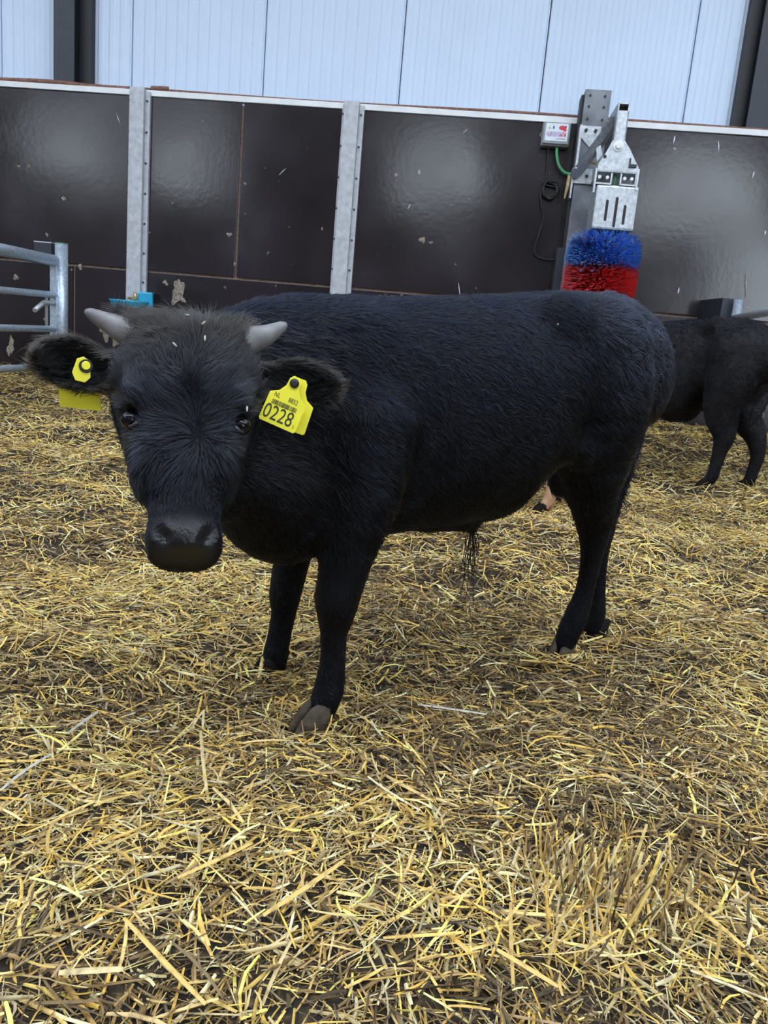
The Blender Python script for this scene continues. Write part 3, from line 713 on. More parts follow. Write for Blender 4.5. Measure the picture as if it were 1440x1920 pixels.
class Head:
    """face frame: T runs from poll to nose, U to the animal's left seen from the front, Vv out of the face"""
    def __init__(s, Hp, Hn, lat=None):
        s.o = np.array(Hp, float); d = np.array(Hn, float) - s.o; s.k = np.linalg.norm(d) / 0.33; s.T = d / np.linalg.norm(d)
        u = np.cross(np.array([0, 0, 1.]), s.T)
        if lat is not None: u = u if u @ np.array(lat) > 0 else -u
        s.U = u / np.linalg.norm(u); v = np.cross(s.T, s.U); s.V = v
        s.A = np.stack([s.T, s.U, s.V])
    def p(s, t, u, v): return s.o + s.k * (t * s.T + u * s.U + v * s.V)
    def build(s, S):
        st = [(-.020, -.045, -.085, .052), (-.008, -.020, -.115, .080), (.012, -.002, -.13, .093), (.045, .010, -.14, .0985), (.085, .014, -.15, .0980), (.125, .010, -.155, .093),
              (.165, .003, -.158, .081), (.20, -.001, -.150, .070), (.235, -.003, -.132, .060), (.258, -.003, -.110, .0545), (.278, -.002, -.098, .0515), (.292, .000, -.092, .053),
              (.310, .002, -.088, .0565), (.330, -.003, -.084, .0565), (.346, -.013, -.076, .050), (.356, -.030, -.062, .034)]
        st = np.array(st) * s.k
        S.loft(s.o, s.A, st, 2.5, 0.035)
        k = s.k
        for g in (-1, 1):
            S.ell(s.p(.118, g * .066, -.014), np.array([.024, .020, .016]) * k, .02, s.A)         # brow
            S.ell(s.p(.19, g * .050, -.06), np.array([.055, .022, .05]) * k, .03, s.A)            # cheek
            S.chain([(*s.p(.008, g * .058, -.055), .026 * k), (*s.p(-.004, g * .082, -.052), .019 * k)], .02, 2)   # horn boss
            S.dent(s.p(.150, g * .083, -.0235), np.array([.015, .015, .014]) * k, .012, s.A)       # eye socket
            S.chain([(*s.p(.133, g * .068, -.005), .0060 * k), (*s.p(.133, g * .082, -.014), .0065 * k), (*s.p(.142, g * .092, -.031), .0055 * k)], .008, 4)
            S.chain([(*s.p(.161, g * .067, -.008), .0045 * k), (*s.p(.1655, g * .078, -.017), .0055 * k), (*s.p(.160, g * .089, -.032), .0045 * k)], .008, 4)
        S.ell(s.p(.318, 0, -.004), np.array([.020, .036, .012]) * k, .015, s.A)
        S.chain([(*s.p(.215, 0, -.014), .012 * k), (*s.p(.29, 0, -.014), .014 * k)], .02, 2)
        S.chain([(*s.p(.03, 0, .004), .016 * k), (*s.p(.10, 0, .008), .012 * k)], .03, 2)
        for g in (-1, 1):
            S.ell(s.p(.312, g * .038, -.004), np.array([.017, .012, .014]) * k, .012, s.A)
            c, d = cos(g * .5), sin(g * .5); B = np.stack([c * s.T - d * s.U, d * s.T + c * s.U, s.V])
            S.dent(s.p(.311, g * .0360, .007), np.array([.0150, .0075, .018]) * k, .004, B)
            S.dent(s.p(.322, g * .031, .004), np.array([.0075, .0095, .013]) * k, .004, B)
    def ear(s, S, g, base, tip, hh, droop, twist=0.0):
        """base, tip: (t, u, v); hh: half height; cup opens to the front"""
        a = s.p(*base); b = s.p(*tip); L = np.linalg.norm(b - a); e0 = (b - a) / L
        n = s.V - e0 * (s.V @ e0); n /= np.linalg.norm(n); e1 = np.cross(n, e0); e1 = e1 if e1 @ s.T > 0 else -e1
        n2 = n * cos(twist) - e1 * sin(twist); e1 = e1 * cos(twist) + n * sin(twist); n = n2
        B = np.stack([e0, e1, n]); c = (a + b) / 2
        S.ell(c + e0 * .004, np.array([L * .54, hh, .021]), .018, B)
        S.chain([(*s.p(base[0], base[1] * .78, base[2]), .030 * s.k), (*(a + e0 * L * .22), .021 * s.k)], .02, 2)
        S.dent(c + n * .015 + e1 * hh * droop + e0 * L * .05, np.array([L * .43, hh * .74, .024]), .007, B)
        return B, c, L, hh

def hoof_mb(toe, w=0.047, L=0.058, H=0.034):
    """two claws; toe = unit direction in the ground plane"""
    m = MB(); t = np.array([toe[0], toe[1], 0.]); q = np.array([-t[1], t[0], 0.])
    for g in (-1, 1):
        rings = []
        for z, l, ww, sh in ((-0.012, 1.0, 1.0, .010), (0.0, 1.0, 1.0, .010), (H * .5, .86, .95, .004), (H, .66, .85, -.006), (H * 1.15, .4, .5, -.008)):
            r = []
            for k in range(14):
                a = k * 2 * pi / 14; x = cos(a); y = sin(a)
                x = x * (L / 2) * l * (1.0 if x < 0 else 1.12); y = y * (w / 4) * ww * 0.97
                if y * g < 0: y *= 0.9
                r.append(t * (x + sh) + q * (g * w * .255 + y - g * max(0, x) * .10) + np.array([0, 0, z]))
            rings.append(r)
        v = [p for r in rings for p in r]; n = 14
        f = [(i * n + j, i * n + (j + 1) % n, (i + 1) * n + (j + 1) % n, (i + 1) * n + j) for i in range(4) for j in range(n)] + [tuple(range(n)), tuple(range(4 * n, 5 * n))]
        m.add(v, f)
    return m
def horn_mb(p0, p1, p2, r):
    m = MB(); P = catmull([p0, p1, p2], 5); n = len(P)
    m.loft(P, [r * (1 - (i / (n - 1)) ** 1.15 * 0.80) * (1 if i < n - 1 else .55) for i in range(n)], 16); return m
def wisps(name, starts, ends, n, r0, m, parent, curl=0.02, seed=1):
    q = MB(); rr = np.random.default_rng(seed); s0 = np.array(starts); e0 = np.array(ends)
    for k in range(n):
        a = s0[rr.integers(len(s0))] + rr.normal(0, .003, 3); b = e0[rr.integers(len(e0))] + rr.normal(0, .008, 3)
        c1 = a + (b - a) * .33 + rr.normal(0, curl, 3) * [1, 1, .2]; c2 = a + (b - a) * .68 + rr.normal(0, curl, 3) * [1, 1, .2]
        P = catmull([a, c1, c2, b], 4); q.loft(P, np.linspace(r0, r0 * .3, len(P)), 5)
    o = q.build(name, m, parent, smooth=True); tag(o, kind='stuff'); return o

def fur_curves(name, V, F, nrm, n, weight, length, flow, tint, m, parent, r0=0.00032, seed=0, lift=0.35, clump=1.0):
    """short hairs rooted on the body surface, combed along flow(P, N)"""
    rg = np.random.default_rng(seed)
    a, b, c, d = (V[F[:, i]] for i in range(4)); area = np.linalg.norm(np.cross(c - a, d - b), axis=1) * weight(V[F].mean(1))
    fi = rg.choice(len(F), n, p=area / area.sum()); u = rg.random((n, 1)); w = rg.random((n, 1))
    q = F[fi]; bil = lambda X: (X[q[:, 0]] * (1 - u) + X[q[:, 1]] * u) * (1 - w) + (X[q[:, 3]] * (1 - u) + X[q[:, 2]] * u) * w
    P = bil(V); Nn = bil(nrm); Nn /= np.linalg.norm(Nn, axis=1, keepdims=True) + 1e-9
    T = flow(P); T = T - Nn * (T * Nn).sum(1, keepdims=True); T /= np.linalg.norm(T, axis=1, keepdims=True) + 1e-9
    cl_ = np.stack([vnoise(P[:, 0] + .7 * P[:, 1], P[:, 2] * .8 + P[:, 1] * .5, .013, 20 + c) for c in range(3)], 1) - .5
    cl_ += 0.5 * (np.stack([vnoise(P[:, 0] - .4 * P[:, 1], P[:, 2] + P[:, 1] * .6, .05, 30 + c) for c in range(3)], 1) - .5)
    cl_ -= Nn * (cl_ * Nn).sum(1, keepdims=True)
    T = T + rg.normal(0, .12, (n, 3)) + cl_ * clump; L = (length(P) * (0.65 + 0.6 * rg.random(n)))[:, None]
    k = 4; pts = np.zeros((n, k, 3), np.float32)
    for i in range(k):
        t = i / (k - 1); pts[:, i] = P + L * (T * t * (0.65 + .35 * t) + Nn * lift * (t - 0.55 * t * t)) - Nn * 0.0008
    cu = bpy.data.hair_curves.new(name); cu.add_curves([k] * n)
    cu.attributes['position'].data.foreach_set('vector', pts.ravel()) if 'position' in cu.attributes else cu.points.foreach_set('position', pts.ravel())
    ra = cu.attributes.get('radius') or cu.attributes.new('radius', 'FLOAT', 'POINT')
    ra.data.foreach_set('value', np.tile(np.array([r0, r0, r0 * .8, r0 * .25], np.float32), n))
    ta = cu.attributes.new('tint', 'FLOAT_COLOR', 'CURVE'); tc = np.ones((n, 4), np.float32); tc[:, :3] = tint(P) * (0.7 + 0.6 * rg.random((n, 1))); ta.data.foreach_set('color', tc.ravel())
    cu.materials.append(m)
    o = bpy.data.objects.new(name, cu); COL.objects.link(o); o.parent = parent; tag(o, kind='stuff'); return o

# calf-local axes: x to the rear, y to the far (right-hand) side, z up
A_ORG = np.array([-0.123, 1.27, 0.0]); A_E = np.array([0.83806, 0.54557, 0.0]); A_N = np.array([0.54557, -0.83806, 0.0]); A_RZ = atan2(A_E[1], A_E[0])
def loc(P): q = np.asarray(P) - A_ORG; return np.array([q @ A_E, -(q @ A_N), q[2]])
def A(x, y, lat, r=None):
    P = loc(onplane(x, y, A_ORG + A_N * lat, A_N)); return P if r is None else (*P, r)
AX = np.array([[1, 0, 0], [0, 1, 0], [0, 0, 1.]])
TRUNK = [(-.165, .54, .42, .04), (-.14, .585, .34, .060), (-.10, .622, .295, .075), (-.04, .643, .262, .090), (.03, .650, .252, .106), (.14, .655, .268, .136), (.24, .665, .278, .152), (.356, .679, .283, .157),
         (.43, .689, .354, .148), (.476, .694, .445, .130), (.534, .699, .50, .118), (.61, .699, .42, .126), (.665, .686, .43, .112), (.712, .652, .45, .090), (.742, .615, .49, .062), (.755, .59, .53, .035)]
def body_mesh(name, S, m, nose_fn, it=2):
    V, F = S.mesh(); V = relax(V, F, it); me = npmesh(name, V, F); nr = S.grad(V)
    at_ = me.attributes.new('nose', 'FLOAT', 'POINT'); at_.data.foreach_set('value', nose_fn(V).astype(np.float32))
    me.polygons.foreach_set('use_smooth', [True] * len(me.polygons)); me.materials.append(m)
    return me, V, F, nr

def main_calf():
    S = SDF((-.52, -.34, -.01), (.82, .24, .76), 0.0048)
    S.loft((0, 0, 0), AX, TRUNK, 2.25, 0.03)
    hd = Head(loc(at(356, 590, 1.025)), loc(at(347, 1022, 0.90)), (0, -1, 0))
    if hd.U @ loc(A_ORG + np.array([1, 0, 0])) < 0: hd.U = -hd.U
    hd.V = np.cross(hd.T, hd.U)
    if hd.V @ (loc(CC) - hd.o) < 0: hd.V = -hd.V
    hd.A = np.stack([hd.T, hd.U, hd.V])
    back = hd.p(.10, 0, -.10)
    S.chain([(*back, .082), (-.15, .0, .495, .100), (-.05, .03, .485, .125), (.06, .02, .47, .12)], .05, 3)     # neck
    S.chain([(*hd.p(.21, .01, -.14), .045), A(500, 900, .03, .075), A(540, 960, .02, .065)], .05, 3)              # throat and dewlap
    S.ell(A(520, 925, .02), (.085, .09, .095), .05)
    for g, lat in ((1, .085), (-1, -.085)):
        S.ell(A(670, 770, lat * .85), (.085, .045, .14), .05)                                                  # shoulder blade
    # fore legs
    S.chain([A(690, 800, .085, .075), A(672, 930, .10, .064), A(658, 1010, .105, .0465), A(645, 1065, .105, .0415), A(634, 1115, .105, .0365), A(630, 1148, .105, .0325), A(626, 1185, .105, .0245),
             A(624, 1235, .106, .0228), A(619, 1280, .107, .0262), A(612, 1308, .108, .0268), A(602, 1335, .108, .0245)], .02, 3)
    S.ell(A(630, 1122, .112), (.031, .029, .036), .015)
    S.chain([A(590, 860, -.08, .075), A(560, 960, -.10, .052), A(551, 1030, -.11, .037), A(541, 1080, -.113, .0335), A(534, 1118, -.113, .0312), A(532, 1148, -.113, .0255),
             A(523, 1195, -.113, .0245), A(517, 1225, -.113, .0262), A(515, 1248, -.113, .0245)], .02, 3)
    # hind legs
    S.chain([A(1122, 662, .070, .094), A(1122, 745, .078, .094), A(1116, 830, .075, .076), A(1110, 905, .065, .056), A(1113, 955, .055, .043), A(1114, 992, .048, .0355), A(1112, 1022, .046, .0285),
             A(1106, 1062, .043, .0232), A(1096, 1110, .040, .0222), A(1079, 1158, .037, .0268), A(1067, 1185, .035, .0262), A(1058, 1208, .034, .0235)], .025, 3)
    S.chain([A(1140, 672, -.065, .090), A(1148, 750, -.07, .083), A(1138, 840, -.06, .066), A(1128, 910, -.05, .052), A(1126, 960, -.043, .039), A(1127, 992, -.04, .032), A(1124, 1022, -.037, .026),
             A(1121, 1062, -.035, .0222), A(1119, 1110, -.033, .0217), A(1116, 1150, -.03, .0255), A(1110, 1175, -.03, .0238)], .025, 3)
    S.chain([A(1052, 838, .112, .018), A(1085, 845, .102, .034)], .03, 2)                                       # flank fold
    for lat in (.095, -.095): S.ell(A(1062, 590, lat), (.035, .03, .03), .05)                                  # hip bones
    S.chain([A(1050, 890, .0, .030), A(1047, 914, .0, .019)], .03, 2)
    S.chain([A(800, 965, 0, .030), A(865, 968, 0, .030), A(884, 988, 0, .015), A(886, 1002, 0, .007)], .025, 3)   # sheath
    S.chain([A(1140, 562, 0, .018), A(1176, 576, 0, .019), A(1205, 612, 0, .018), A(1222, 660, 0, .016), A(1219, 730, 0, .014), A(1200, 805, 0, .0125), A(1180, 880, 0, .0115), A(1162, 930, -.01, .010)], .012, 4)   # tail
    hd.build(S)
    BL, cl, lL, hL = hd.ear(S, -1, (.078, -.092, -.055), (.052, -.205, -.050), .037, .10, -0.15)
    BR, cr, lR, hR = hd.ear(S, 1, (.070, .092, -.050), (.084, .217, -.030), .041, .22, 0.25)
    def nose(V):
        q = (V - hd.o) / hd.k; t = q @ hd.T; u = q @ hd.U; v = q @ hd.V
        return np.clip((t - .288) / .022, 0, 1) * np.clip((.050 - np.abs(u)) / .018, 0, 1) * np.clip((v + .035) / .02, 0, 1)
    S.D += 0.0035
    me, V, F, nr = body_mesh('calf', S, M_hide, nose)
    o = bpy.data.objects.new('calf', me); COL.objects.link(o); o.location = A_ORG; o.rotation_euler = (0, 0, A_RZ)
    tag(o, 'young black horned bull calf with yellow ear tags standing in front, facing the camera', 'calf')
    # eyes
    for g in (-1, 1):
        bm = bmesh.new(); bmesh.ops.create_uvsphere(bm, u_segments=20, v_segments=14, radius=.0145 * hd.k); me2 = bpy.data.meshes.new('eye'); bm.to_mesh(me2); bm.free()
        e = link('eye', me2, M_eye, o, True); e.location = hd.p(.150, g * .0745, -.0290)
        m = MB(); m.loft(catmull([hd.p(.158, g * .0640, -.0095), hd.p(.1635, g * .0695, -.0115), hd.p(.1640, g * .0765, -.0175)], 5), [.001, .0020, .0024, .0026, .0026, .0024, .0022, .0020, .0018, .0014, .001], 6); m.build('eyelid', M_lid, o, smooth=True)
    # horns
    for (b, mid, tip, r) in (((.014, -.074, -.050), (.002, -.106, -.047), (-.014, -.143, -.043), .0215), ((.012, .078, -.050), (.001, .110, -.046), (-.020, .143, -.042), .0225)):
        horn_mb(hd.p(*b), hd.p(*mid), hd.p(*tip), r).build('horn', M_horn, o, smooth=True)
    # hooves
    for (x, y), toe in zip(HOOVES, ((-.95, -.1), (-1, .0), (-.9, -.35), (-1, 0))):
        P = loc((x, y, 0)); t = np.array(toe) / np.hypot(*toe)
        far = (x, y) in (HOOVES[1], HOOVES[3]); h = hoof_mb(t, .043, .050, .030) if far else hoof_mb(t); mm = M_hoof if (x, y) in (HOOVES[0], HOOVES[2]) else M_hoofd
        hb_ = h.build('hoof', mm, o, smooth=True); hb_.location = (P[0], P[1], 0.0)
    # ear tags
    text_cache = {}
    def text(body, size, fr, parent, name):
        c = bpy.data.curves.new('t', 'FONT'); c.body = body; c.size = size; c.align_x = 'CENTER'; c.align_y = 'CENTER'; c.resolution_u = 3
        t = bpy.data.objects.new('t', c); COL.objects.link(t); dg = bpy.context.evaluated_depsgraph_get(); me_ = bpy.data.meshes.new_from_object(t.evaluated_get(dg)); bpy.data.objects.remove(t)
        me_.name = name
        for v in me_.vertices: v.co = Vector(fr(v.co.x, v.co.y, 0.0))
        return link(name, me_, M_ink, parent)
    def big_tag(org, ex, ez, label, printed, thick=.0014):
        """org: stud; ex: along the bottom edge, ez: upwards; both unit in calf space"""
        en = np.cross(ex, ez); en = en if en @ (loc(CC) - org) > 0 else -en
        e = empty('ear_tag', tuple(org), 0, o); tag(e, label)
        fr = lambda x, z, d: x * ex + z * ez + d * en
        pl = [(-.0075, .004), (-.004, .0085), (.004, .0085), (.0075, .004), (.0085, -.006), (.0135, -.0145), (.0240, -.0205), (.0245, -.055), (.0225, -.0575), (-.0225, -.0575), (-.0245, -.055), (-.0240, -.0205), (-.0135, -.0145), (-.0085, -.006)]
        def plate(n, dx, dz, dn, rot=0.0):
            c, s = cos(rot), sin(rot); q = [(x * c - z * s + dx, x * s + z * c + dz) for x, z in pl]
            m = MB(); k = len(q); v = [fr(x, z, dn) for x, z in q] + [fr(x, z, dn - thick) for x, z in q]
            m.add(v, [tuple(range(k)), tuple(range(2 * k - 1, k - 1, -1))] + [(i, (i + 1) % k, (i + 1) % k + k, i + k) for i in range(k)])
            return m.build(n, M_tag, e, bev=.0004)
        front = plate('tag_plate', 0, 0, .008)
        plate('rear_plate', .007, .001, -.006, 0.07)
        m = MB(); m.loft([fr(0, 0, -.006), fr(0, 0, .0105)], .0058, 14); m.loft([fr(0, 0, .0105), fr(0, 0, .0122)], [.0058, .003], 14); m.build('stud', M_black, e, smooth=True)
        if printed:
            T = lambda b, s, x, z, n: text(b, s, lambda a, c, d: fr(a * .74 + x, c + z, .0084), front, n)
            T('NL', .0085, -.0135, -.0215, 'lettering'); T('8852', .0085, .0075, -.0215, 'lettering'); T('0228', .0265, -.003, -.0445, 'lettering'); T('2', .006, .0195, -.0505, 'lettering')
            m = MB(); x = -.017; r = random.Random(9)
            while x < .016:
                w = r.choice([.0004, .0006, .0011]); m.add([fr(x, -.0335, .0084), fr(x + w, -.0335, .0084), fr(x + w, -.0275, .0084), fr(x, -.0275, .0084)], [(0, 1, 2, 3)]); x += w + r.choice([.0004, .0007])
            m.build('barcode', M_ink, front)
        return e, fr
    Lw = lambda x, y, Y: loc(at(x, y, Y))
    st = hd.o + hd.k * ((718 - 588) / 459 * .33 * hd.T)
    # visible left ear (right in the picture)
    Yr = (at(550, 718, 1.0)); eR = cr + BR[2] * 0.012
    yR = (A_ORG + A_E * eR[0] - A_N * eR[1])[1]
    org = Lw(553, 720, yR - 0.010); px = Lw(616, 748, yR - 0.010) - org; ex = px / np.linalg.norm(px)
    pz = Lw(523, 790, yR - 0.018) - org; pz = -(pz - ex * (pz @ ex)); ez = pz / np.linalg.norm(pz)
    big_tag(org, ex, ez, 'yellow ear tag printed 0228 in the ear at the right of the head', True)
    # other ear: button on the front, plate hanging behind
    yL = (A_ORG + A_E * cl[0] - A_N * cl[1])[1]
    org = Lw(154, 690, yL - 0.012); en = loc(CC) - org; en /= np.linalg.norm(en)
    ex = Lw(190, 696, yL - 0.012) - org; ex -= en * (ex @ en); ex /= np.linalg.norm(ex); ez = np.cross(en, ex); ez = ez if ez[2] > 0 else -ez
    e = empty('ear_tag', tuple(org), 0, o); tag(e, 'yellow ear tag with a round button on the ear at the left of the head')
    fr = lambda x, z, d: x * ex + z * ez + d * en
    m = MB(); q = [(-.007, .010), (.0, .0135), (.007, .010), (.0095, 0), (.0105, -.010), (.005, -.0165), (-.006, -.0155), (-.0105, -.007)]; k = len(q)
    m.add([fr(x, z, .004) for x, z in q] + [fr(x, z, .001) for x, z in q], [tuple(range(k)), tuple(range(2 * k - 1, k - 1, -1))] + [(i, (i + 1) % k, (i + 1) % k + k, i + k) for i in range(k)])
    m.build('tag_plate', M_tag, e, bev=.0005)
    m = MB(); m.loft([fr(.004, .003, .003), fr(.004, .003, .0065)], [.0085, .0075], 16); m.build('stud_ring', M_black, e, smooth=True)
    m = MB(); m.loft([fr(.004, .0035, .006), fr(.004, .0035, .009)], [.0055, .0045], 14); m.build('stud', M_tag, e, smooth=True)
    yb = yL + 0.012
    c4 = [Lw(*p, yb) for p in ((107, 700), (182, 700), (190, 771), (112, 762))]
    nb = np.cross(c4[1] - c4[0], c4[2] - c4[1]); nb /= np.linalg.norm(nb)
    m = MB(); m.add([p - org for p in c4] + [p - org + nb * .0014 for p in c4], [(0, 1, 2, 3), (7, 6, 5, 4), (0, 4, 5, 1), (1, 5, 6, 2), (2, 6, 7, 3), (3, 7, 4, 0)])
    m.build('rear_plate', M_tag, e, bev=.003)
    # tail switch and belly tuft
    wisps('tail_switch', [A(1160, 935, -.02), A(1166, 930, -.02)], [A(1150, 985, -.02), A(1164, 972, -.03), A(1148, 1000, -.03)], 22, .0009, M_black, o, .012, 3)
    wisps('belly_tuft', [A(884, 990, 0), A(888, 996, 0), A(880, 990, 0)], [A(868, 1130, 0), A(880, 1128, 0), A(893, 1075, 0), A(876, 1085, 0)], 16, .0011, M_black, o, .006, 5)
    # bits of chaff caught in the coat
    for k, (q, dr) in enumerate(((hd.p(.008, -.004, .014), hd.U), (hd.p(.058, -.020, .024), hd.U + hd.T), (hd.p(.045, .020, .024), hd.T), (hd.p(.020, .018, .019), hd.U - hd.T), (hd.p(.135, .080, .000), hd.T), (A(1046, 608, .125), A_E), (A(1110, 612, .115), -A_E), (A(1203, 612, .07), np.array([1, 0, -1.])))):
        m = MB(); d = np.array(dr) / np.linalg.norm(dr); m.loft([q - d * .003, q, q + d * .0035], [.0009, .0015, .0006], 5); m.build('chaff', M_dust, o)
    # coat
    fP = lambda P: (P - hd.o) / hd.k
    swirl = np.array([(835 - 588) / 459 * .33, .012])
    def hc(P): q = fP(P); return q @ hd.T, q @ hd.U, q @ hd.V
    def inhead(P): t, u, v = hc(P); return np.clip((v + .16) / .05, 0, 1) * np.clip((t + .05) / .01, 0, 1) * (np.abs(u) < .24) * (P[:, 0] < 0)
    def flow(P):
        body = np.zeros_like(P); body[:, 0] = 0.75; body[:, 2] = -.55 - .3 * np.clip((.40 - P[:, 2]) / .1, 0, 1)
        leg = P[:, 2] < .27; body[leg] = (0.1, 0, -1)
        body[:, 0] += 0.25 * np.sin(P[:, 2] * 22 + P[:, 0] * 9); 
        t, u, v = hc(P); rt = t - swirl[0]; ru = u - swirl[1]
        ft = .9 * np.tanh(rt / .04); fu = np.tanh(ru / .02) * (.75 - .35 * np.clip(rt / .05, 0, 1))
        wt = np.clip((.05 - t) / .03, 0, 1); ft = ft * (1 - wt) - wt
        head = ft[:, None] * hd.T + fu[:, None] * hd.U + 0 * P
        ear = np.abs(u) > .098
        head[ear] = (np.sign(u)[:, None] * hd.U + 0.15 * hd.T)[ear]
        w = inhead(P)[:, None]; return body * (1 - w) + head * w
    def length(P):
        t, u, v = hc(P); w = inhead(P); L = np.full(len(P), .0135); L = np.where(P[:, 2] < .27, .0055, L)
        Lh = np.where(t < .05, .022 - .12 * np.clip(t, 0, .05), np.where(t < .24, .0155, .0085)); Lh = np.where(t > .275, .004, Lh)
        Lh = np.where(np.abs(u) > .098, .013, Lh)
        return L * (1 - w) + Lh * w
    def weight(P):
        t, u, v = hc(P); w = inhead(P)
        d = np.where(P[:, 1] > .10, .25, 1.0) * np.where(P[:, 2] < .03, 0, 1)
        near = np.linalg.norm(P - hd.p(.150, .0745, -.0290), axis=1) < .019 * hd.k; near |= np.linalg.norm(P - hd.p(.150, -.0745, -.0290), axis=1) < .019 * hd.k
        nose_ = (t > .292) & (np.abs(u) < .046) & (v > -.03)
        return np.where(near | nose_, 0, d * (1 - w) + 2.6 * w)
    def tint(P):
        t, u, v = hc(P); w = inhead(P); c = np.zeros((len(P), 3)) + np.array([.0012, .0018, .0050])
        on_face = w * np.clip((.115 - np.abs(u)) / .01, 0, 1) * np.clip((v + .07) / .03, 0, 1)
        face_sheen = on_face * np.clip((.26 - t) / .10, 0, 1); c = c * (1 - face_sheen[:, None]) + face_sheen[:, None] * np.array([.0105, .0118, .0185])  # bluish forehead highlight painted into the fur colour
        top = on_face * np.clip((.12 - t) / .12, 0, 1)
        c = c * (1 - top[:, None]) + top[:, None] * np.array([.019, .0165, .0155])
        ru_ = np.clip((P[:, 0] - .44) / .16, 0, 1) * np.clip((P[:, 2] - .47) / .12, 0, 1) * (1 - w); c = c * (1 - ru_[:, None]) + ru_[:, None] * np.array([.013, .0155, .027])  # highlight on the rump, likewise put into the hair tint
        for B, ce, le, he in ((BL, cl, lL, hL), (BR, cr, lR, hR)):
            q = (P - ce) @ B.T; rr = np.sqrt((q[:, 0] / (le * .54)) ** 2 + (q[:, 1] / he) ** 2); on = ((rr < 1.3) & (np.abs(q[:, 2]) < .03) & (np.abs(u) > .10)).astype(float)
            rim = np.clip((rr - .72) / .22, 0, 1) * on
            c = c * (1 - on[:, None]) + on[:, None] * ((1 - rim[:, None]) * np.array([.0012, .0010, .0012]) + rim[:, None] * np.array([.020, .017, .015]))  # ear rim tinted as if lit, inside of the cup as if shaded
        low = np.clip((.28 - P[:, 2]) / .1, 0, 1)[:, None] * (1 - w[:, None]); c = c * (1 - low) + low * np.array([.004, .003, .003])
        return c
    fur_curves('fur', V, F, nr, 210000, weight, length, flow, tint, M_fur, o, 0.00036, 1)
    def w2(P):
        t, u, v = hc(P); return ((t < .035) & (t > -.05) & (np.abs(u) < .075) & (v > -.10)).astype(float) + ((np.abs(u) > .10) & (np.abs(u) < .25) & (t > -.05) & (t < .2)) * .35
    fur_curves('long_hair', V, F, nr, 4500, w2, lambda P: np.where(np.abs(hc(P)[1]) < .08, .028, .018), flow, lambda P: np.where((np.abs(hc(P)[1]) < .08)[:, None], np.array([.014, .012, .011]), np.array([.008, .007, .007])), M_fur, o, 0.00026, 2, 0.7)
    return o
main_calf()

# a plainly standing calf for the ones behind
def standing_calf(h=0.0095):
    S = SDF((-.62, -.26, -.01), (.82, .26, .78), h)
    T2 = [(a, b, c - (.04 if .3 < a < .65 else 0) - (.06 if .42 < a < .6 else 0), d) for a, b, c, d in TRUNK]
    S.loft((0, 0, 0), AX, T2, 2.3, 0.03)
    S.chain([(-.36, 0, .60, .08), (-.18, 0, .54, .11), (-.02, 0, .47, .14)], .05, 3)
    for g in (-1, 1):
        S.ell((.02, g * .09, .45), (.09, .04, .14), .05)
        S.chain([(.04, g * .085, .46, .075), (.05, g * .095, .36, .058), (.03, g * .095, .28, .043), (.01, g * .095, .20, .031), (.005, g * .095, .17, .029), (.01, g * .095, .13, .021), (.01, g * .095, .07, .020), (0, g * .095, .045, .024), (-.012, g * .095, .022, .022)], .02, 3)
        dx = 0 if g < 0 else .10
        S.chain([(.60, g * .075, .56, .105), (.61, g * .085, .46, .098), (.595, g * .09, .36, .076), (.60 + dx * .4, g * .085, .29, .062), (.620 + dx * .7, g * .08, .225, .044), (.612 + dx, g * .08, .15, .029), (.604 + dx, g * .08, .08, .025), (.60 + dx, g * .08, .05, .025), (.588 + dx, g * .08, .025, .023)], .025, 3)
        S.ell((.52, g * .095, .66), (.04, .03, .03), .05)
    S.chain([(.50, 0, .33, .03), (.52, 0, .30, .02)], .03, 2)
    S.chain([(.715, 0, .695, .022), (.765, 0, .66, .022), (.785, -.01, .58, .018), (.775, -.05, .47, .017), (.755, -.09, .39, .017), (.74, -.11, .33, .022), (.73, -.12, .27, .006)], .012, 4)
    hd = Head((-.40, 0, .70), (-.64, 0, .47), (0, -1, 0))
    if hd.V[0] > 0: hd.V = -hd.V; hd.A = np.stack([hd.T, hd.U, hd.V])
    hd.build(S)
    hd.ear(S, -1, (.078, -.092, -.055), (.085, -.200, -.06), .036, .1); hd.ear(S, 1, (.078, .092, -.055), (.085, .200, -.06), .036, .1)
    def nose(V):
        q = (V - hd.o) / hd.k; return np.clip((q @ hd.T - .292) / .008, 0, 1) * np.clip((q @ hd.V + .03) / .01, 0, 1)
    me, V, F, nr = body_mesh('calf', S, M_hide2, nose, 2)
    parts = []
    for g in (-1, 1):
        bm = bmesh.new(); bmesh.ops.create_uvsphere(bm, u_segments=12, v_segments=8, radius=.0155); e = bpy.data.meshes.new('eye'); bm.to_mesh(e); bm.free(); e.materials.append(M_eye)
        parts.append(('eye', e, hd.p(.150, g * .0745, -.0290)))
        dx = 0 if g < 0 else .10
        for x, y in ((-.02, g * .095), (.578 + dx, g * .08)):
            q = hoof_mb((-1, 0)); ho = pydata('hoof', q.v, q.f); ho.materials.append(M_hoofd); parts.append(('hoof', ho, np.array([x, y, 0.])))
    return me, parts, (V, F, nr)
CME, CPARTS, CDAT = standing_calf()
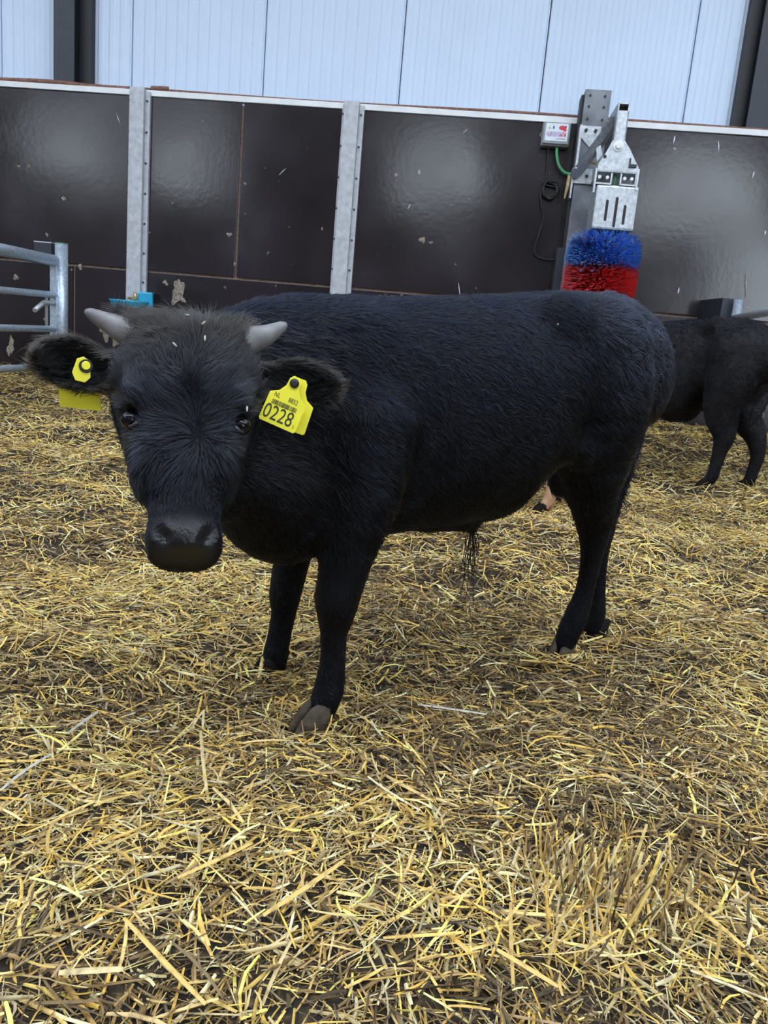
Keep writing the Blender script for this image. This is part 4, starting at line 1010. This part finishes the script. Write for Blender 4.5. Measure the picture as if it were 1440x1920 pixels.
def put_calf(foot, hind_local, heading, scale, label, m=None):
    """place so that the given local point stands at foot; heading = direction the calf walks"""
    me = CME if m is None else CME.copy()
    if m is not None: me.materials[0] = m
    o = bpy.data.objects.new('calf', me); COL.objects.link(o)
    rz = atan2(-heading[1], -heading[0]); c, s = cos(rz), sin(rz); x, y = hind_local[0] * scale, hind_local[1] * scale
    o.location = (foot[0] - (c * x - s * y), foot[1] - (s * x + c * y), 0.0); o.rotation_euler = (0, 0, rz); o.scale = (scale,) * 3
    tag(o, label, 'calf')
    for n, me_, p in CPARTS:
        q = bpy.data.objects.new(n, me_); COL.objects.link(q); q.parent = o; q.location = p
    return o
P2 = onz(1325, 914)
cb = put_calf(P2, (.585, -.08), (-.74, .67), 1.13, 'second black calf seen from behind its flank at the right edge, head hidden')
P3 = onz(1019, 961)
put_calf(P3, (.585, -.08), (-1.0, -.05), 0.93, 'pale tan calf hidden behind the black calf, only a hind leg showing under the belly', M_tan)
V_, F_, nr_ = CDAT
fl_b = lambda P: np.stack([np.where(P[:, 2] < .27, .1, .8), np.zeros(len(P)), np.where(P[:, 2] < .27, -1, -.5)], 1)
fur_curves('fur', V_, F_, nr_, 26000, lambda P: np.where(P[:, 1] > .1, .2, 1.0) * (P[:, 2] > .03) * (P[:, 0] > .1), lambda P: np.where(P[:, 2] < .27, .008, .013), fl_b, lambda P: np.zeros((len(P), 3)) + np.array([.0035, .0032, .004]), M_fur, cb, 0.0007, 4)

# ================================================================ STRAW
def straw_arrays(P, ang, pitch, L, W, bend, roll, seg=3):
    n = len(P); d = np.stack([np.cos(ang) * np.cos(pitch), np.sin(ang) * np.cos(pitch), np.sin(pitch)], 1)
    s = np.stack([-np.sin(ang), np.cos(ang), np.zeros(n)], 1); u = np.cross(d, s)
    sr = s * np.cos(roll)[:, None] + u * np.sin(roll)[:, None]; ur = np.cross(d, sr)
    V = np.zeros((n, (seg + 1) * 3, 3), np.float32)
    for i in range(seg + 1):
        t = i / seg - .5
        c = P + d * (t * L)[:, None] + s * (bend * (0.25 - t * t) * L)[:, None] - np.array([0, 0, 1.]) * (np.abs(bend) * 0.35 * t * t * L)[:, None]
        w = (W * .5 * (1 - .25 * (abs(t) * 2) ** 3))[:, None]
        V[:, i * 3] = c - sr * w; V[:, i * 3 + 1] = c + ur * w * .8; V[:, i * 3 + 2] = c + sr * w
    q = []
    for i in range(seg):
        for j in (0, 1): q.append((i * 3 + j, i * 3 + j + 1, i * 3 + j + 4, i * 3 + j + 3))
    F = (np.arange(n)[:, None, None] * ((seg + 1) * 3) + np.array(q)[None]).reshape(-1, 4)
    return V, F
PAL = np.array([[.64, .43, .115], [.74, .52, .15], [.54, .34, .085], [.76, .60, .26], [.60, .52, .34], [.31, .19, .07], [.16, .10, .045], [.42, .33, .19], [.60, .37, .08], [.075, .048, .024]])
def straw_colour(n, dirt, rg):
    w = np.array([.20, .17, .15, .10, .08, .09, .05, .08, .08, .0]); wd = np.array([.05, .03, .10, .03, .05, .20, .26, .08, .04, .16])
    k = np.where(rg.random(n) < dirt, rg.choice(10, n, p=wd / wd.sum()), rg.choice(10, n, p=w / w.sum()))
    c = PAL[k] * np.array([1, 1, .86]); g = c.mean(1, keepdims=True) * np.array([1.08, 1.0, .80]); m = rg.random((n, 1)) ** 2 * .5; c = c * (1 - m) + g * m
    return np.minimum(c * (0.72 + .85 * rg.random((n, 1))), .85)
def straw_mesh(name, V, F, col):
    me = npmesh(name, V.reshape(-1, 3), F); a = me.attributes.new('tint', 'FLOAT_COLOR', 'POINT')
    c = np.ones((len(V), V.shape[1], 4), np.float32); c[:, :, :3] = col[:, None, :]; a.data.foreach_set('color', c.ravel())
    me.polygons.foreach_set('use_smooth', np.ones(len(me.polygons), bool)); return me
def scatter(n, y0, y1, rg, pad=0.5):
    """spread over the strip of floor in view and a margin beside it"""
    y = y0 + (y1 - y0) * rg.random(n * 3); xl = -0.50 * y - pad; xr = 0.50 * y + 0.05 + pad
    keep = rg.random(n * 3) < (xr - xl) / (1.0 * y1 + 2 * pad); y = y[keep][:n]; x = (-0.50 * y - pad) + (1.0 * y + 0.05 + 2 * pad) * rg.random(len(y))
    wl = 6.38 - x * 0.0875; ok = y < wl; return x[ok], y[ok]
def bedding():
    rg = np.random.default_rng(21); VS, FS, CS, off = [], [], [], 0
    # (count, y range, length range, width range, height range, pitch spread)
    layers = [(42000, .35, 1.35, (.010, .045), (.0007, .0020), (-.013, .003), .2), (30000, .35, 1.9, (.012, .05), (.0010, .0026), (-.014, .004), .18), (24000, .35, 1.9, (.018, .085), (.0016, .0042), (-.006, .013), .22), (5000, .35, 1.9, (.012, .05), (.0008, .0018), (0, .018), .6),
              (26000, 1.8, 3.6, (.02, .075), (.0016, .0040), (-.014, .008), .20), (17000, 1.8, 3.6, (.025, .095), (.0025, .0048), (-.004, .014), .28), (3000, 1.8, 3.6, (.02, .07), (.0015, .0026), (0, .02), .6),
              (32000, 3.4, 6.7, (.03, .11), (.003, .007), (-.010, .014), .24), (4000, 3.4, 6.7, (.04, .10), (.003, .005), (0, .03), .5), (9000, -1.2, .5, (.04, .10), (.003, .005), (-.01, .01), .15), (52000, .3, 6.6, (.03, .10), (.003, .0055), (-.010, .008), .2)]
    for n, y0, y1, LR, WR, HR, ps in layers:
        x, y = scatter(n, y0, y1, rg, 2.6 if y1 - y0 > 5 else (1.5 if y0 < 0 else .5)); n = len(x)
        patch = vnoise(x, y, .35, 5) * .6 + vnoise(x, y, .12, 6) * .4
        dirt = np.clip((patch - .38) * 3.6 + (.25 if HR[1] < .01 else 0), .12, .95)
        L = LR[0] + (LR[1] - LR[0]) * rg.random(n) ** 1.8; W = WR[0] + (WR[1] - WR[0]) * rg.random(n) ** 1.5
        z = ground(x, y) + HR[0] + (HR[1] - HR[0]) * rg.random(n)
        ang = vnoise(x, y, .22, 8) * 5 + rg.normal(0, 1.1, n); pit = np.clip(rg.normal(0, ps, n), -1.1, 1.1)
        # straw follows the hump it lies on
        e = .02; sl = (ground(x + e * np.cos(ang), y + e * np.sin(ang)) - ground(x - e * np.cos(ang), y - e * np.sin(ang))) / (2 * e); pit = pit + np.arctan(sl) * .8
        z = z + np.abs(np.sin(pit)) * L * .22 * (ps > .3)
        V, F = straw_arrays(np.stack([x, y, z], 1), ang, pit, L, W, rg.normal(0, .30, n), rg.normal(0, .5, n), 3 if y1 < 3 else 2)
        if y1 >= 3: pass
        VS.append((V, F, straw_colour(n, dirt, rg)))
    # upright tuft by the hollow at the lower right
    c = onz(1130, 1690); n = 420
    x = c[0] + rg.normal(0, .055, n); y = c[1] + rg.normal(0, .05, n); L = .03 + .07 * rg.random(n); pit = rg.uniform(.4, 1.35, n)
    V, F = straw_arrays(np.stack([x, y, -.012 + L * .38 * np.sin(pit)], 1), rg.normal(1.2, .8, n), pit, L, .0016 + .0025 * rg.random(n), rg.normal(0, .25, n), rg.normal(0, .6, n), 3)
    VS.append((V, F, straw_colour(n, np.full(n, .6), rg)))
    # straw pushed up round the hooves
    for hx, hy in HOOVES:
        n = 90; a = rg.random(n) * 2 * pi; r = .026 + .05 * rg.random(n); x = hx - .012 + r * np.cos(a); y = hy + r * np.sin(a); L = .02 + .045 * rg.random(n)
        V, F = straw_arrays(np.stack([x, y, -.004 + .016 * rg.random(n)], 1), a + pi / 2 + rg.normal(0, .5, n), rg.normal(0, .25, n), L, .0016 + .0025 * rg.random(n), rg.normal(0, .3, n), rg.normal(0, .6, n), 3)
        VS.append((V, F, straw_colour(n, np.full(n, .45), rg)))
    me_v = [v.reshape(-1, 3) for v, f, c_ in VS]; offs = np.cumsum([0] + [len(v) for v in me_v[:-1]])
    F = np.concatenate([f + o for (v, f, c_), o in zip(VS, offs)]); V = np.concatenate(me_v)
    me = npmesh('straw_bedding', V, F); a = me.attributes.new('tint', 'FLOAT_COLOR', 'POINT')
    c = np.ones((len(V), 4), np.float32); c[:, :3] = np.concatenate([np.repeat(cc, v.shape[1], 0) for v, f, cc in VS]); a.data.foreach_set('color', c.ravel())
    me.polygons.foreach_set('use_smooth', np.ones(len(me.polygons), bool))
    o = link('straw_bedding', me, M_straw); tag(o, 'deep golden and brown chopped straw bedding covering the whole floor', 'straw', kind='stuff')
bedding()

# the largest loose stalks, one by one
def stalk(P, ang, pit, L, W, bend, col, label, group=None):
    P = np.array(P, float)
    V, F = straw_arrays(np.zeros((1, 3)), np.array([ang]), np.array([pit]), np.array([L]), np.array([W]), np.array([bend]), np.array([0.05]), 6)
    o = link('straw_stalk', straw_mesh('straw_stalk', V, F, np.array([col])), M_straw); o.location = P
    tag(o, label, 'straw stalk', group); return o
def stalk_px(x0, y0, x1, y1, W, col, label, z0=.014, z1=.014, bend=.05, group=None):
    a = onz(x0, y0); b = onz(x1, y1); a[2] = float(ground(a[0], a[1])) + z0; b[2] = float(ground(b[0], b[1])) + z1
    d = b - a; L = np.linalg.norm(d); return stalk((a + b) / 2, atan2(d[1], d[0]), math.asin(d[2] / L), L, W, bend, col, label, group)
GOLD, PALE, GREYP = (.62, .43, .14), (.62, .50, .27), (.48, .46, .41)
fk = stalk_px(386, 1540, 375, 1395, .0045, PALE, 'pale forked straw stalk pointing up the picture, in the straw below the calf\'s muzzle', .02, .022, .02)
for dx in (-.012, .012):
    V, F = straw_arrays(np.zeros((1, 3)), np.array([1.6 + dx * 14]), np.array([.1]), np.array([.05]), np.array([.0035]), np.array([.05]), np.array([0.]), 4)
    c = link('straw_fork', straw_mesh('straw_fork', V, F, np.array([PALE])), M_straw, fk); p = onz(374 + dx * 500, 1390); p[2] = float(fk.location[2]) + .004; c.location = p - np.array(fk.location)
stalk_px(2, 1505, 95, 1445, .005, GREYP, 'curved grey-white straw stalk at the left edge of the straw', .018, .018, .12)
stalk_px(125, 1410, 182, 1360, .005, GREYP, 'short grey-white straw stalk above the left edge', .02, .02, .02)
stalk_px(330, 1700, 470, 1638, .0055, GOLD, 'straight golden straw stalk slanting up to the right, left of the picture\'s middle line', .02, .02, -.03)
stalk_px(385, 1918, 232, 1782, .0055, GOLD, 'long golden straw stalk running down to the bottom edge, left of the middle', .02, .022, .03)
stalk_px(110, 1878, 230, 1866, .0075, PALE, 'broad pale straw stalk lying level near the bottom left corner', .02, .02, .02)
stalk_px(490, 1760, 640, 1680, .006, GOLD, 'long golden straw stalk with a bent tip below the calf\'s front hoof', .02, .02, -.05)
stalk_px(780, 1350, 910, 1360, .005, GREYP, 'whitish straw stalk lying level to the right of the front hoof', .016, .016, .02)
stalk_px(1265, 1700, 1390, 1815, .0058, GOLD, 'long golden straw stalk slanting down at the right side of the straw', .02, .02, .03)
stalk_px(925, 1835, 1040, 1895, .0058, GOLD, 'golden straw stalk slanting down right of the middle at the bottom edge', .02, .02, .02)
stalk_px(955, 1900, 952, 1735, .004, (.55, .38, .14), 'thin brown straw stalk pointing up the picture at the bottom, right of the middle', .02, .02, .03)
stalk_px(485, 1275, 505, 1215, .007, (.74, .58, .24), 'thick golden straw stalk propped against the far front hoof', .012, .045, .02)
stalk_px(1090, 1210, 1128, 1200, .007, (.76, .60, .26), 'thick pale golden straw stalk between the hind hooves', .016, .018, .0)
stalk_px(975, 1236, 1045, 1245, .006, GOLD, 'golden straw stalk lying just in front of the near hind hoof', .016, .016, .0)
